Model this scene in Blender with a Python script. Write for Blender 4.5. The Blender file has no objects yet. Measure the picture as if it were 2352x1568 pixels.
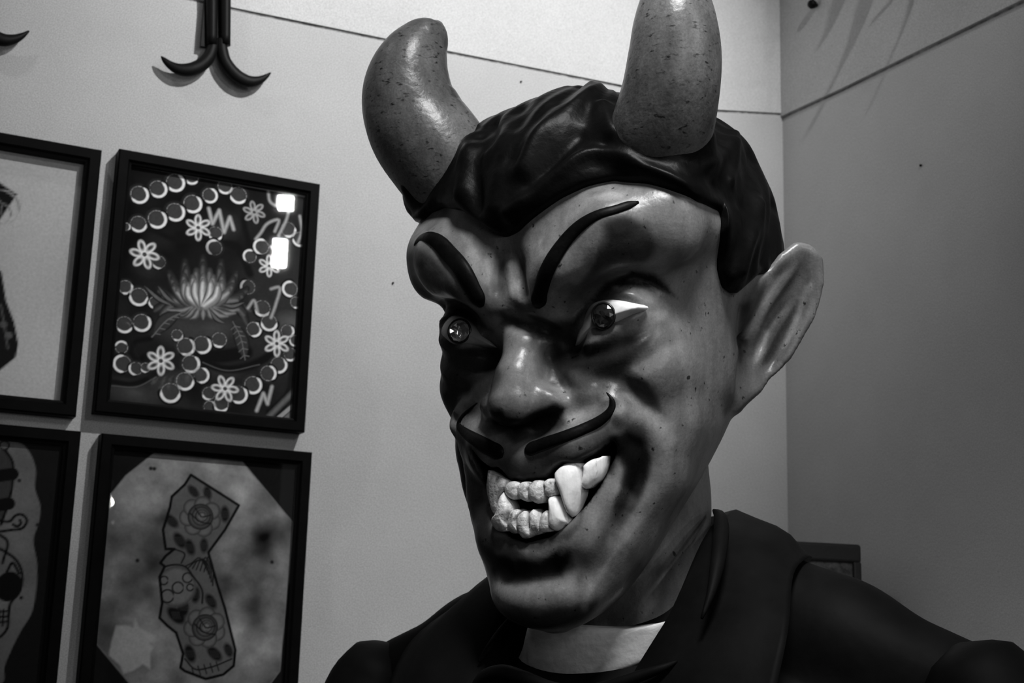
import bpy, bmesh, math, random
import numpy as np
from mathutils import Matrix, Vector
from mathutils.bvhtree import BVHTree

random.seed(7)
RNG = np.random.default_rng(11)
scene = bpy.context.scene
COL = scene.collection

# ------------------------------------------------------------------ camera
FPX, CX, CY = 3200.0, 1176.0, 784.0
CAM_H = 1.45
def nrm(v):
    v = np.asarray(v, float)
    return v / np.linalg.norm(v)
# world axes expressed in camera axes (x right, y up, z back), from the vanishing points of the room
up_c = nrm((437, 14570, -3200))
wall_c = np.array((6674, -904, -3200.0)); wall_c = nrm(wall_c - up_c * (wall_c @ up_c))
fwd_c = np.array((0, 0, -1.0)); fwd_c = nrm(fwd_c - up_c * (fwd_c @ up_c))
right_c = np.cross(fwd_c, up_c)
RCW = np.stack([right_c, fwd_c, up_c])          # camera vector -> world vector
CAM = np.array((0.0, 0.0, CAM_H))
cam_data = bpy.data.cameras.new('camera')
cam_data.sensor_width = 36.0
cam_data.lens = 36.0 * FPX / 2352.0
cam_data.clip_start = 0.02
cam_data.dof.use_dof = True
cam_data.dof.focus_distance = 1.03
cam_data.dof.aperture_fstop = 16.0
cam = bpy.data.objects.new('camera', cam_data)
COL.objects.link(cam)
m = Matrix.Identity(4)
for i in range(3):
    for j in range(3):
        m[i][j] = RCW[i, j]
    m[i][3] = CAM[i]
cam.matrix_world = m
scene.camera = cam

def ray_w(px, py):
    return RCW @ np.array(((px - CX) / FPX, -(py - CY) / FPX, -1.0))

# walls: directions in the world
H1 = RCW @ wall_c                                # along the picture wall, to the right (away)
ZUP = np.array((0, 0, 1.0))
N1 = nrm(np.cross(H1, ZUP))                      # picture wall normal
if N1 @ ray_w(1176, 784) > 0: N1 = -N1
N2 = -H1                                         # side wall normal
CORNER = CAM + ray_w(1803, 700) * 2.13
D1, D2 = N1 @ CORNER, N2 @ CORNER
def on_wall(px, py, n, d, off=0.0):
    r = ray_w(px, py)
    s = (d + off - n @ CAM) / (n @ r)
    return CAM + r * s

# ------------------------------------------------------------------ world, lights, exposure
world = bpy.data.worlds.new('world'); scene.world = world
world.use_nodes = True
bg = world.node_tree.nodes['Background']
bg.inputs[0].default_value = (0.8, 0.8, 0.8, 1); bg.inputs[1].default_value = 0.012
def look_at(o, loc, target):
    o.location = loc
    o.rotation_euler = (Vector(target) - Vector(loc)).to_track_quat('-Z', 'Y').to_euler()
def area_light(name, loc, target, sx, sy, power):
    l = bpy.data.lights.new(name, 'AREA'); l.shape = 'RECTANGLE'; l.size = sx; l.size_y = sy; l.energy = power
    o = bpy.data.objects.new(name, l); COL.objects.link(o); look_at(o, loc, target); return o
def spot_light(name, loc, target, power, angle, blend, radius):
    l = bpy.data.lights.new(name, 'SPOT'); l.energy = power; l.spot_size = math.radians(angle); l.spot_blend = blend
    l.shadow_soft_size = radius
    o = bpy.data.objects.new(name, l); COL.objects.link(o); look_at(o, loc, target); return o
LAMP = np.array((0.60, 0.85, 2.95))
spot_light('wall_washer_lamp', LAMP, on_wall(1000, 150, N1, D1), 92, 58, 1.0, 0.02)
spot_light('wall_washer_lamp_far', (-0.80, 1.00, 2.85), on_wall(600, 450, N1, D1), 5, 80, 1.0, 0.04)
spot_light('statue_spotlight', (0.14, 0.16, 2.93), (0.15, 1.10, 1.72), 175, 32, 1.0, 0.22)
area_light('face_fill_light', (0.55, -0.9, 1.9), (0.1, 1.1, 1.65), 0.6, 0.8, 3.2)  # added soft frontal fill to brighten the face, stands for no real lamp
spot_light('side_wall_fill_spot', LAMP + np.array((0.0, 0.0, 0.0)), on_wall(1860, 420, N2, D2), 15, 40, 1.0, 0.02)  # added second spot at the washer's place, brings out the leaf shadows
area_light('ceiling_lamp', (1.77, -0.58, 2.78), (0.1, 1.1, 1.7), 0.045, 0.10, 4.5)
area_light('ceiling_lamp_small', (1.40, -0.16, 2.79), (0.1, 1.1, 1.7), 0.045, 0.045, 2)
area_light('window_strip_light', (1.87, -1.50, 2.00), (0.1, 1.1, 1.7), 0.05, 0.13, 4)
scene.view_settings.view_transform = 'Standard'
scene.view_settings.look = 'None'
scene.view_settings.exposure = 0.0
scene.view_settings.gamma = 1.0
scene.view_settings.use_curve_mapping = False

# ------------------------------------------------------------------ materials
MATS = {}
def mat(name, col, rough=0.6, spec=0.5, bump=None, var=None, attr=None, coat=0.0, emit=None, metallic=0.0, specks=None, grain=None, matte_dark=False):
    """procedural grey material; var=(scale, amount) colour noise, bump=(scale, strength, distance), attr = colour attribute name"""
    if name in MATS: return MATS[name]
    mt = bpy.data.materials.new(name); mt.use_nodes = True
    nt = mt.node_tree; b = nt.nodes['Principled BSDF']
    b.inputs['Roughness'].default_value = rough
    b.inputs['Specular IOR Level'].default_value = spec
    b.inputs['Metallic'].default_value = metallic
    b.inputs['Coat Weight'].default_value = coat
    b.inputs['Coat Roughness'].default_value = 0.15
    L = nt.links.new
    def node(t, **kw):
        n = nt.nodes.new(t)
        for k, v in kw.items(): setattr(n, k, v)
        return n
    tc = node('ShaderNodeTexCoord')
    src = None
    if attr:
        a = node('ShaderNodeAttribute'); a.attribute_name = attr; src = a.outputs['Color']
    if var:
        nz = node('ShaderNodeTexNoise'); nz.inputs['Scale'].default_value = var[0]; nz.inputs['Detail'].default_value = 8
        nz.inputs['Roughness'].default_value = 0.65
        if len(var) > 2:
            mp = node('ShaderNodeMapping'); mp.inputs['Scale'].default_value = var[2]
            L(tc.outputs['Object'], mp.inputs['Vector']); L(mp.outputs['Vector'], nz.inputs['Vector'])
        else:
            L(tc.outputs['Object'], nz.inputs['Vector'])
        mr = node('ShaderNodeMapRange'); mr.inputs[1].default_value = 0.3; mr.inputs[2].default_value = 0.7
        mr.inputs[3].default_value = 1 - var[1]; mr.inputs[4].default_value = 1 + var[1]
        L(nz.outputs['Fac'], mr.inputs[0])
        mx = node('ShaderNodeMix', data_type='RGBA', blend_type='MULTIPLY'); mx.inputs['Factor'].default_value = 1
        if src: L(src, mx.inputs['A'])
        else: mx.inputs['A'].default_value = (col, col, col, 1)
        L(mr.outputs[0], mx.inputs['B']); src = mx.outputs['Result']
    for kind_, prm in (('grain', grain), ('specks', specks)):
        if not prm: continue
        n2 = node('ShaderNodeTexNoise'); n2.inputs['Scale'].default_value = prm[0]; n2.inputs['Detail'].default_value = 3
        if len(prm) > 4:
            mp2 = node('ShaderNodeMapping'); mp2.inputs['Scale'].default_value = prm[4]; mp2.inputs['Rotation'].default_value = prm[5]
            L(tc.outputs['Object'], mp2.inputs['Vector']); L(mp2.outputs['Vector'], n2.inputs['Vector'])
        else: L(tc.outputs['Object'], n2.inputs['Vector'])
        r2 = node('ShaderNodeMapRange'); r2.inputs[1].default_value = prm[1]; r2.inputs[2].default_value = prm[2]
        r2.inputs[3].default_value = 1.0 if kind_ == 'specks' else 1 - prm[3]; r2.inputs[4].default_value = prm[3] if kind_ == 'specks' else 1 + prm[3]
        L(n2.outputs['Fac'], r2.inputs[0])
        m2 = node('ShaderNodeMix', data_type='RGBA', blend_type='MULTIPLY'); m2.inputs['Factor'].default_value = 1
        if src: L(src, m2.inputs['A'])
        else: m2.inputs['A'].default_value = (col, col, col, 1)
        L(r2.outputs[0], m2.inputs['B']); src = m2.outputs['Result']
    if src: L(src, b.inputs['Base Color'])
    else: b.inputs['Base Color'].default_value = (col, col, col, 1)
    if matte_dark:
        r3 = node('ShaderNodeMapRange'); r3.inputs[1].default_value = 0.01; r3.inputs[2].default_value = 0.14; r3.inputs[3].default_value = 0.04; r3.inputs[4].default_value = spec
        L(a.outputs['Fac'], r3.inputs[0]); L(r3.outputs[0], b.inputs['Specular IOR Level'])
    if bump:
        nb = node('ShaderNodeTexNoise'); nb.inputs['Scale'].default_value = bump[0]; nb.inputs['Detail'].default_value = 6
        L(tc.outputs['Object'], nb.inputs['Vector'])
        bp = node('ShaderNodeBump'); bp.inputs['Strength'].default_value = bump[1]; bp.inputs['Distance'].default_value = bump[2]
        L(nb.outputs['Fac'], bp.inputs['Height']); L(bp.outputs['Normal'], b.inputs['Normal'])
    if emit:
        b.inputs['Emission Color'].default_value = (1, 1, 1, 1); b.inputs['Emission Strength'].default_value = emit
    MATS[name] = mt
    return mt

# ------------------------------------------------------------------ mesh helpers
def link(name, verts, faces, material=None, parent=None, smooth=False, matrix=None):
    me = bpy.data.meshes.new(name)
    me.from_pydata([tuple(map(float, v)) for v in verts], [], [tuple(map(int, f)) for f in faces])
    me.update()
    if smooth: me.polygons.foreach_set('use_smooth', np.ones(len(me.polygons), bool))
    o = bpy.data.objects.new(name, me)
    if material: me.materials.append(material)
    COL.objects.link(o)
    if parent is not None: o.parent = parent
    if matrix is not None: o.matrix_local = matrix
    return o
def link_np(name, V, Q, material=None, parent=None, smooth=True):
    """fast mesh from numpy vertex (n,3) and quad (m,4) arrays"""
    me = bpy.data.meshes.new(name)
    k = Q.shape[1]
    me.vertices.add(len(V)); me.vertices.foreach_set('co', np.ascontiguousarray(V, np.float32).ravel())
    me.loops.add(Q.size); me.loops.foreach_set('vertex_index', np.ascontiguousarray(Q, np.int32).ravel())
    me.polygons.add(len(Q)); me.polygons.foreach_set('loop_start', np.arange(0, Q.size, k, dtype=np.int32))
    me.polygons.foreach_set('use_smooth', np.full(len(Q), smooth, bool))
    me.update(calc_edges=True); me.validate()
    o = bpy.data.objects.new(name, me)
    if material: me.materials.append(material)
    COL.objects.link(o)
    if parent is not None: o.parent = parent
    return o
def set_color(o, cols, name='paint'):
    a = o.data.color_attributes.new(name, 'FLOAT_COLOR', 'POINT')
    c = np.ones((len(o.data.vertices), 4), np.float32); c[:, :3] = np.asarray(cols, np.float32).reshape(-1, 1)
    a.data.foreach_set('color', c.ravel())
def box_vf(lo, hi):
    (x0, y0, z0), (x1, y1, z1) = lo, hi
    V = [(x0,y0,z0),(x1,y0,z0),(x1,y1,z0),(x0,y1,z0),(x0,y0,z1),(x1,y0,z1),(x1,y1,z1),(x0,y1,z1)]
    F = [(3,2,1,0),(4,5,6,7),(0,1,5,4),(1,2,6,5),(2,3,7,6),(3,0,4,7)]
    return V, F
def frame_matrix(o, x, y, z):
    mm = Matrix.Identity(4)
    for i in range(3):
        mm[i][0], mm[i][1], mm[i][2], mm[i][3] = x[i], y[i], z[i], o[i]
    return mm
def tag(o, label=None, cat=None, group=None, kind=None):
    if label: o['label'] = label
    if cat: o['category'] = cat
    if group: o['group'] = group
    if kind: o['kind'] = kind
    return o
def empty(name, matrix):
    o = bpy.data.objects.new(name, None); COL.objects.link(o); o.matrix_world = matrix; o.empty_display_size = 0.05
    return o
def catmull(P, n):
    """smooth polyline through control rows P, n samples"""
    P = np.asarray(P, float); k = len(P)
    d = np.r_[0, np.cumsum(np.linalg.norm(np.diff(P[:, :3], axis=0), axis=1) + 1e-9)]
    t = np.linspace(0, d[-1], n)
    T = np.gradient(P, d, axis=0) if k > 2 else np.tile((P[1] - P[0]) / d[-1], (2, 1))
    i = np.clip(np.searchsorted(d, t, side='right') - 1, 0, k - 2)
    h = (d[i + 1] - d[i])[:, None]; s = ((t - d[i])[:, None]) / h
    return ((2*s**3 - 3*s**2 + 1) * P[i] + (s**3 - 2*s**2 + s) * h * T[i]
            + (-2*s**3 + 3*s**2) * P[i + 1] + (s**3 - s**2) * h * T[i + 1])
def tube_vf(path, radii, seg=16, flat=None, nrm_dir=None, caps=True):
    """tube along path; radii (n,) ; flat = (n,) thickness ratio across nrm_dir (n,3)"""
    path = np.asarray(path, float); n = len(path)
    T = np.gradient(path, axis=0); T /= np.linalg.norm(T, axis=1)[:, None] + 1e-12
    if nrm_dir is None:
        a = np.array((0.0, 0, 1)) if abs(T[0][2]) < 0.9 else np.array((1.0, 0, 0))
        N = [nrm(a - T[0] * (a @ T[0]))]
        for i in range(1, n):
            v = N[-1] - T[i] * (N[-1] @ T[i]); N.append(nrm(v))
        N = np.array(N)
    else:
        N = np.asarray(nrm_dir, float); N = N - T * np.sum(N * T, 1)[:, None]; N /= np.linalg.norm(N, axis=1)[:, None] + 1e-12
    Bn = np.cross(T, N)
    fl = np.ones(n) if flat is None else np.asarray(flat)
    ang = np.linspace(0, 2 * np.pi, seg, endpoint=False)
    V = (path[:, None, :] + radii[:, None, None] * (np.cos(ang)[None, :, None] * Bn[:, None, :]
         + np.sin(ang)[None, :, None] * N[:, None, :] * fl[:, None, None])).reshape(-1, 3)
    F = []
    for i in range(n - 1):
        for j in range(seg):
            k = (j + 1) % seg
            F.append((i*seg + j, i*seg + k, (i+1)*seg + k, (i+1)*seg + j))
    V = list(map(tuple, V))
    if caps:
        V.append(tuple(path[0])); V.append(tuple(path[-1])); a, b = len(V) - 2, len(V) - 1
        for j in range(seg):
            k = (j + 1) % seg
            F.append((a, k, j)); F.append((b, (n-1)*seg + j, (n-1)*seg + k))
    return V, F

# ------------------------------------------------------------------ room shell
m_wall = mat('wall_plaster', 0.52, 0.75, 0.25, bump=(190, 0.18, 0.002), var=(9, 0.05), grain=(800, 0.35, 0.65, 0.24))
m_wall_up = mat('wall_plaster_upper', 0.60, 0.7, 0.25, bump=(300, 0.12, 0.002), var=(9, 0.05), grain=(800, 0.35, 0.65, 0.20))
m_dark = mat('dark_joint', 0.22, 0.9, var=(14, 0.9), grain=(120, 0.3, 0.7, 0.5))
C0 = (CORNER[0], CORNER[1], 0)
ML = frame_matrix(C0, H1, N1, ZUP)               # x along the wall to the corner, y out of the wall, z up
MR = frame_matrix(C0, N1, -H1, ZUP)              # x from the corner towards the camera, y out of the wall
def seam_of(pts, n, d, axis):
    S = [on_wall(px, py, n, d) - np.array(C0) for px, py in pts]
    return [(p @ axis, p[2]) for p in S]
def slab(name, line, z_end, y0, y1, material, parent=None, matrix=None):
    """wall board whose seam edge follows line [(x, z)], straight at z_end"""
    n = len(line); V = []
    for y in (y0, y1):
        V += [(x, y, z) for x, z in line] + [(x, y, z_end) for x, z in line]
    F = []
    for k in range(n - 1):
        F += [(k, k+1, n+k+1, n+k), (2*n+k, 3*n+k, 3*n+k+1, 2*n+k+1), (k, 2*n+k, 2*n+k+1, k+1), (n+k, n+k+1, 3*n+k+1, 3*n+k)]
    F += [(0, n, 3*n, 2*n), (n-1, 3*n-1, 4*n-1, 2*n-1)]
    o = link(name, V, F, material, parent, matrix=matrix)
    bm = bmesh.new(); bm.from_mesh(o.data); bmesh.ops.recalc_face_normals(bm, faces=bm.faces); bm.to_mesh(o.data); bm.free()
    return o
SL = seam_of([(540, 22), (900, 95), (1420, 197), (1500, 213), (1600, 246), (1650, 255), (1800, 263)], N1, D1, H1)
SL = [(-3.2, SL[0][1] + 0.0)] + SL + [(0.1, SL[-1][1])]
SR = seam_of([(1815, 262), (1930, 210), (2350, 5)], N2, D2, N1)
SR = [(-0.1, SR[0][1])] + SR + [(2.6, SR[-1][1])]
def band(line, dz): return [(x, z + dz) for x, z in line]
wl_ = tag(slab('wall_left', band(SL, -0.0018), 0.0, -0.12, 0.0, m_wall, None, ML), kind='structure')
wr_ = tag(slab('wall_right', band(SR, -0.0018), 0.0, -0.12, 0.0, m_wall, None, MR), kind='structure')
slab('upper_panel', band(SL, 0.0018), 3.1, -0.12, 0.0015, m_wall_up, wl_)
slab('upper_panel', band(SR, 0.0018), 3.1, -0.12, 0.004, m_wall, wr_)
for ln, w_ in ((SL, wl_), (SR, wr_)):
    n = len(ln); V = [(x, -0.001, z - 0.003) for x, z in ln] + [(x, -0.001, z + 0.003) for x, z in ln]
    link('panel_joint', V, [(k, k+1, n+k+1, n+k) for k in range(n-1)], m_dark, w_)
m_floor = mat('floor_boards', 0.12, 0.5, 0.4, var=(4, 0.3))
tag(link('floor', *box_vf((-3.5, -3, -0.1), (3.5, 4, 0)), m_floor), kind='structure')

def uv_of(px, py, off=0.0):
    """picture point -> (u, z) on the picture wall's plane, off in front of it"""
    p = on_wall(px, py, N1, D1, off) - np.array(C0)
    return np.array((p @ H1, p[2]))
# ------------------------------------------------------------------ framed prints
m_frame = mat('black_frame_wood', 0.003, 0.55, 0.05, var=(60, 0.3))
m_glass = bpy.data.materials.new('picture_glass'); m_glass.use_nodes = True
nt = m_glass.node_tree; nt.nodes.remove(nt.nodes['Principled BSDF'])
ou = nt.nodes['Material Output']; tr = nt.nodes.new('ShaderNodeBsdfTransparent'); gl = nt.nodes.new('ShaderNodeBsdfGlossy'); gl.inputs['Roughness'].default_value = 0.02
fr = nt.nodes.new('ShaderNodeFresnel'); fr.inputs['IOR'].default_value = 1.5; mxs = nt.nodes.new('ShaderNodeMixShader')
ge = nt.nodes.new('ShaderNodeNewGeometry'); iv = nt.nodes.new('ShaderNodeMath'); iv.operation = 'SUBTRACT'; iv.inputs[0].default_value = 1.0; ml_ = nt.nodes.new('ShaderNodeMath'); ml_.operation = 'MULTIPLY'   # the pane's rear face adds no second reflection
nt.links.new(ge.outputs['Backfacing'], iv.inputs[1]); nt.links.new(iv.outputs[0], ml_.inputs[0]); nt.links.new(fr.outputs[0], ml_.inputs[1]); nt.links.new(ml_.outputs[0], mxs.inputs[0]); nt.links.new(tr.outputs[0], mxs.inputs[1]); nt.links.new(gl.outputs[0], mxs.inputs[2]); nt.links.new(mxs.outputs[0], ou.inputs[0])
m_print = mat('print_ink', 0.2, 0.7, 0.04, attr='paint', var=(300, 0.12))

class Canvas:
    """grey drawing on a grid of print points (u, z), in metres"""
    def __init__(s, u0, u1, z0, z1, step):
        s.nu = int((u1 - u0) / step) + 1; s.nz = int((z1 - z0) / step) + 1
        s.u, s.z = np.meshgrid(np.linspace(u0, u1, s.nu), np.linspace(z0, z1, s.nz))
        s.c = np.full(s.u.shape, 0.05); s.step = step; s.off = 0.0
    def P(s, L_): return np.array([uv_of(px, py, s.off) for px, py in L_])
    def put(s, d, val, aa=None, amt=1.0):
        aa = aa or s.step * 0.9
        a = np.clip(0.5 - d / aa, 0, 1) * amt
        s.c = s.c * (1 - a) + val * a
    def noise(s, amp, n=60, scale=0.03, seed=1):
        r = np.random.default_rng(seed); f = np.zeros_like(s.c)
        for i in range(n):
            k = r.normal(size=2) * r.choice([1, 2, 4]) / scale; f += np.sin(s.u*k[0] + s.z*k[1] + r.uniform(0, 6.3)) / np.hypot(*k) * (1/scale)
        f /= f.std(); s.c = np.clip(s.c * (1 + amp * f), 0.004, 1)
    def circle(s, p, r, val, aa=None, amt=1.0):
        q = uv_of(*p, s.off); s.put(np.hypot(s.u - q[0], s.z - q[1]) - r, val, aa, amt)
    def arc(s, p, r, th, a0, a1, val):
        """a0..a1 degrees clockwise from right, as seen in the picture"""
        q = uv_of(*p, s.off); x, y = s.u - q[0], -(s.z - q[1])
        ang = (np.degrees(np.arctan2(y, x)) - a0) % 360; sp = (a1 - a0) % 360 or 360
        w = np.clip(np.minimum(ang, sp - ang) / 25, 0.0, 1) * (ang <= sp)
        s.put(np.abs(np.hypot(x, y) - r) - th * 0.5 * w, val)
    def line(s, L_, th, val, taper=False, amt=1.0, aa=None, smooth=0):
        Q = s.P(L_)
        if smooth: Q = catmull(np.column_stack([Q, np.zeros(len(Q))]), smooth)[:, :2]
        d, t = seg_dist2(s.u, s.z, Q)
        w = th * (np.sqrt(np.sin(np.pi * np.clip(0.12 + 0.83*t, 0.02, 0.98))) if taper == 'petal' else np.sin(np.pi * np.clip(t, 0.02, 0.98)) if taper else 1.0)
        s.put(d - 0.5 * w, val, aa, amt)
    def poly(s, L_, val, aa=None, amt=1.0):
        s.put(poly2(s.u, s.z, s.P(L_)), val, aa, amt)
    def ellipse(s, p, a, b, rot, val, aa=None, amt=1.0):
        q = uv_of(*p, s.off); x, y = s.u - q[0], -(s.z - q[1]); c_, s_ = math.cos(rot), math.sin(rot)
        X, Y = x*c_ + y*s_, -x*s_ + y*c_
        s.put((np.sqrt((X/a)**2 + (Y/b)**2) - 1) * min(a, b), val, aa, amt)
def seg_dist2(u, z, P):
    best = np.full(u.shape, 9.0); tt = np.zeros(u.shape); L = np.r_[0, np.cumsum(np.linalg.norm(np.diff(P, axis=0), axis=1))]
    for i in range(len(P) - 1):
        d = P[i+1] - P[i]; t = np.clip(((u - P[i][0])*d[0] + (z - P[i][1])*d[1]) / (d @ d + 1e-15), 0, 1)
        r = np.hypot(u - P[i][0] - t*d[0], z - P[i][1] - t*d[1]); mk = r < best
        best[mk] = r[mk]; tt[mk] = ((L[i] + t*(L[i+1] - L[i])) / L[-1])[mk]
    return best, tt
def poly2(x, z, P):
    d = np.full(x.shape, 1e6); ins = np.zeros(x.shape, bool)
    for i in range(len(P)):
        a, b = P[i], P[(i + 1) % len(P)]; e = b - a
        t = np.clip(((x - a[0])*e[0] + (z - a[1])*e[1]) / (e @ e + 1e-15), 0, 1)
        d = np.minimum(d, np.hypot(x - a[0] - t*e[0], z - a[1] - t*e[1]))
        if a[1] != b[1]:
            ins ^= ((a[1] > z) != (b[1] > z)) & (x < (b[0]-a[0])*(z-a[1])/(b[1]-a[1]) + a[0])
    return np.where(ins, -d, d)
PX = 1.72 / FPX                                   # metres per picture pixel near the prints
FD = 0.022                                        # frame depth
def framed(corners, label, draw, print_name, step=0.0011, rail=0.0165, recess=0.010):
    """corners = u0, u1, z0, z1 of the outer frame on the wall"""
    u0, u1, z0, z1 = corners
    root = tag(empty('picture_frame', ML @ Matrix.Translation((u0, 0, z0))), label, 'picture frame', 'framed prints on the plaster wall')
    w, h = u1 - u0, z1 - z0
    prof = [(0, 0), (0, FD*0.9), (0.0015, FD), (rail*0.72, FD), (rail*0.86, FD*0.86), (rail, FD*0.82), (rail, 0)]   # (inwards, out)
    cs = [(0, 0, 1, 1), (w, 0, -1, 1), (w, h, -1, -1), (0, h, 1, -1)]
    for k in range(4):
        a, b = cs[k], cs[(k + 1) % 4]
        V = [(a[0] + a[2]*i_, d_, a[1] + a[3]*i_) for i_, d_ in prof] + [(b[0] + b[2]*i_, d_, b[1] + b[3]*i_) for i_, d_ in prof]
        n_ = len(prof); F = [(j, j+1, n_+j+1, n_+j) for j in range(n_-1)] + [(n_-1, 0, n_, 2*n_-1), tuple(range(n_-1, -1, -1)), tuple(range(n_, 2*n_))]
        r_ = link('frame_rail', V, F, m_frame, root)
        bm = bmesh.new(); bm.from_mesh(r_.data); bmesh.ops.recalc_face_normals(bm, faces=bm.faces); bm.to_mesh(r_.data); bm.free()
    pr = FD - recess
    cv = Canvas(u0 + rail - 0.001, u1 - rail + 0.001, z0 + rail - 0.001, z1 - rail + 0.001, step); cv.off = pr
    draw(cv)
    V = np.stack([cv.u.ravel() - u0, np.full(cv.u.size, pr), cv.z.ravel() - z0], 1)
    idx = np.arange(cv.u.size).reshape(cv.u.shape)
    Q = np.stack([idx[:-1, :-1].ravel(), idx[1:, :-1].ravel(), idx[1:, 1:].ravel(), idx[:-1, 1:].ravel()], 1)
    p = link_np(print_name, V, Q, m_print, root, False); set_color(p, cv.c.ravel())
    link('backing_board', *box_vf((rail*0.6, 0.0005, rail*0.6), (w - rail*0.6, pr - 0.0008, h - rail*0.6)), m_frame, root)
    link('glass_pane', *box_vf((rail - 0.0005, FD*0.70, rail - 0.0005), (w - rail + 0.0005, FD*0.70 + 0.0015, h - rail + 0.0005)), m_glass, root)
    return root
def z2(x, y): return (200 + x / 2.272, 320 + y / 2.272)
def zb(x, y): return (x / 2.497, 940 + y / 2.497)
def scallop(c, x, y, r, a0=-60, a1=170, val=1.0, fill=0.07):
    p = z2(x, y); R_ = r / 2.272 * PX
    c.circle(p, R_*1.0, fill, R_*0.7, 0.85); c.arc(p, R_*1.14, R_*0.36, a0 - 12, a1 + 12, 0.008)
    c.arc(p, R_*0.93, R_*0.30, a0, a1, val)
def blossom(c, x, y, r, rot=0.0, val=0.9, dark=0.06):
    R_ = r / 2.272 * PX; p0 = z2(x, y)
    c.circle(p0, R_*1.0, 0.015, R_*0.5, 0.6)
    for k in range(6):
        a = rot + k * math.pi / 3; q = z2(x + 0.62*r*math.cos(a), y + 0.62*r*math.sin(a))
        c.ellipse(q, R_*0.44, R_*0.27, a, val, R_*0.1); c.ellipse(q, R_*0.30, R_*0.14, a, dark, R_*0.12)
    for k in range(6):
        a = rot + (k + 0.5) * math.pi / 3; c.line([p0, z2(x + 0.45*r*math.cos(a), y + 0.45*r*math.sin(a))], R_*0.08, val)
    c.circle(p0, R_*0.16, dark*1.2); c.arc(p0, R_*0.2, R_*0.08, 0, 359.9, val)
def draw_flower(c):
    c.c[:] = 0.038
    for q, a, b, rot, v in (((330, 640), 60, 40, 0, 0.11), ((500, 1000), 120, 60, 0.2, 0.11), ((420, 600), 90, 45, 0.3, 0.10), ((200, 850), 40, 60, 0, 0.10), ((700, 470), 50, 60, 0.4, 0.13), ((250, 1320), 80, 25, 0.1, 0.15), ((560, 1390), 60, 30, 0, 0.09),
                       ((380, 1270), 60, 40, 0, 0.12), ((640, 980), 60, 40, 0, 0.10), ((1060, 960), 40, 30, 0, 0.16), ((730, 1230), 60, 20, 0, 0.08)):
        c.ellipse(z2(*q), a/2.272*PX*1.3, b/2.272*PX*1.3, rot, v, 0.02, 0.9)
    c.noise(0.25, seed=4)
    for L_, w in (([(210, 470), (330, 470), (450, 520), (560, 530)], 26), ([(590, 1150), (700, 1195), (820, 1190), (950, 1130), (1040, 1060)], 44), ([(130, 1265), (240, 1275), (330, 1240), (380, 1200)], 30), ([(330, 1040), (250, 1060), (225, 1110), (260, 1150), (310, 1130)], 26),
                  ([(560, 1120), (700, 1130), (830, 1110)], 70), ([(1080, 1180), (1060, 1330), (960, 1430)], 60), ([(480, 500), (600, 540), (780, 560), (850, 700)], 40), ([(330, 370), (500, 330), (600, 240)], 30), ([(820, 300), (820, 440), (850, 560)], 30)):
        c.line([z2(*q) for q in L_], w/2.272*PX, 0.008, smooth=24, aa=0.004)
    c.line([z2(590, 1158), z2(720, 1205), z2(900, 1175)], 0.0012, 0.12, smooth=20)
    c.line([z2(130, 1285), z2(260, 1290), z2(360, 1240)], 0.0012, 0.12, smooth=20)
    SC = [(545, 195, 40, 20, 160), (460, 225, 48, -80, 150), (370, 258, 45, -70, 140), (272, 287, 46, -70, 150), (720, 245, 40, -10, 150), (790, 290, 46, 20, 170), (640, 292, 40, -90, 130), (550, 335, 48, -70, 130), (460, 378, 48, -60, 140), (365, 415, 48, -70, 140), (268, 440, 42, -10, 150), (205, 455, 20, -60, 60),
          (670, 490, 38, 10, 160), (665, 565, 42, 100, 290), (375, 640, 35, 60, 160), (200, 770, 36, -40, 120), (270, 820, 46, -10, 190), (355, 850, 32, 60, 190), (195, 965, 42, 10, 150), (285, 955, 45, -60, 150), (470, 1020, 30, -10, 130), (515, 1080, 46, -70, 120), (600, 1070, 46, -60, 120), (690, 1045, 40, 50, 140),
          (180, 1085, 32, 180, 330), (185, 1170, 44, 70, 280), (255, 1195, 34, 80, 220), (540, 1170, 46, -70, 130), (595, 1230, 40, -90, 110), (510, 1260, 46, -20, 150), (435, 1320, 50, -10, 190), (305, 1190, 25, 60, 160), (840, 770, 40, 100, 250), (850, 610, 36, 120, 300), (910, 560, 42, 90, 300), (915, 880, 44, 20, 160),
          (870, 990, 40, -80, 110), (950, 955, 44, -10, 180), (1045, 1000, 36, -60, 110), (1060, 780, 42, 60, 290), (1050, 470, 42, -30, 120), (1110, 520, 40, 30, 180), (1000, 1175, 44, -60, 140), (1060, 1120, 36, -60, 130), (945, 1220, 42, -90, 60), (865, 1280, 46, -70, 150), (790, 1330, 46, -60, 130), (635, 1325, 34, 60, 170), (640, 1395, 32, -80, 40), (700, 1380, 40, 20, 160), (1090, 850, 32, 20, 120), (1085, 1050, 30, 60, 200)]
    for x, y, r, a0, a1 in SC: scallop(c, x, y, r, a0, a1)
    # chrysanthemum: dark halo, layered cupped petals, bright heart
    k_ = PX / 2.272
    c.ellipse(z2(610, 740), 215*k_, 190*k_, 0, 0.012, 0.03, 0.85)
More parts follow.
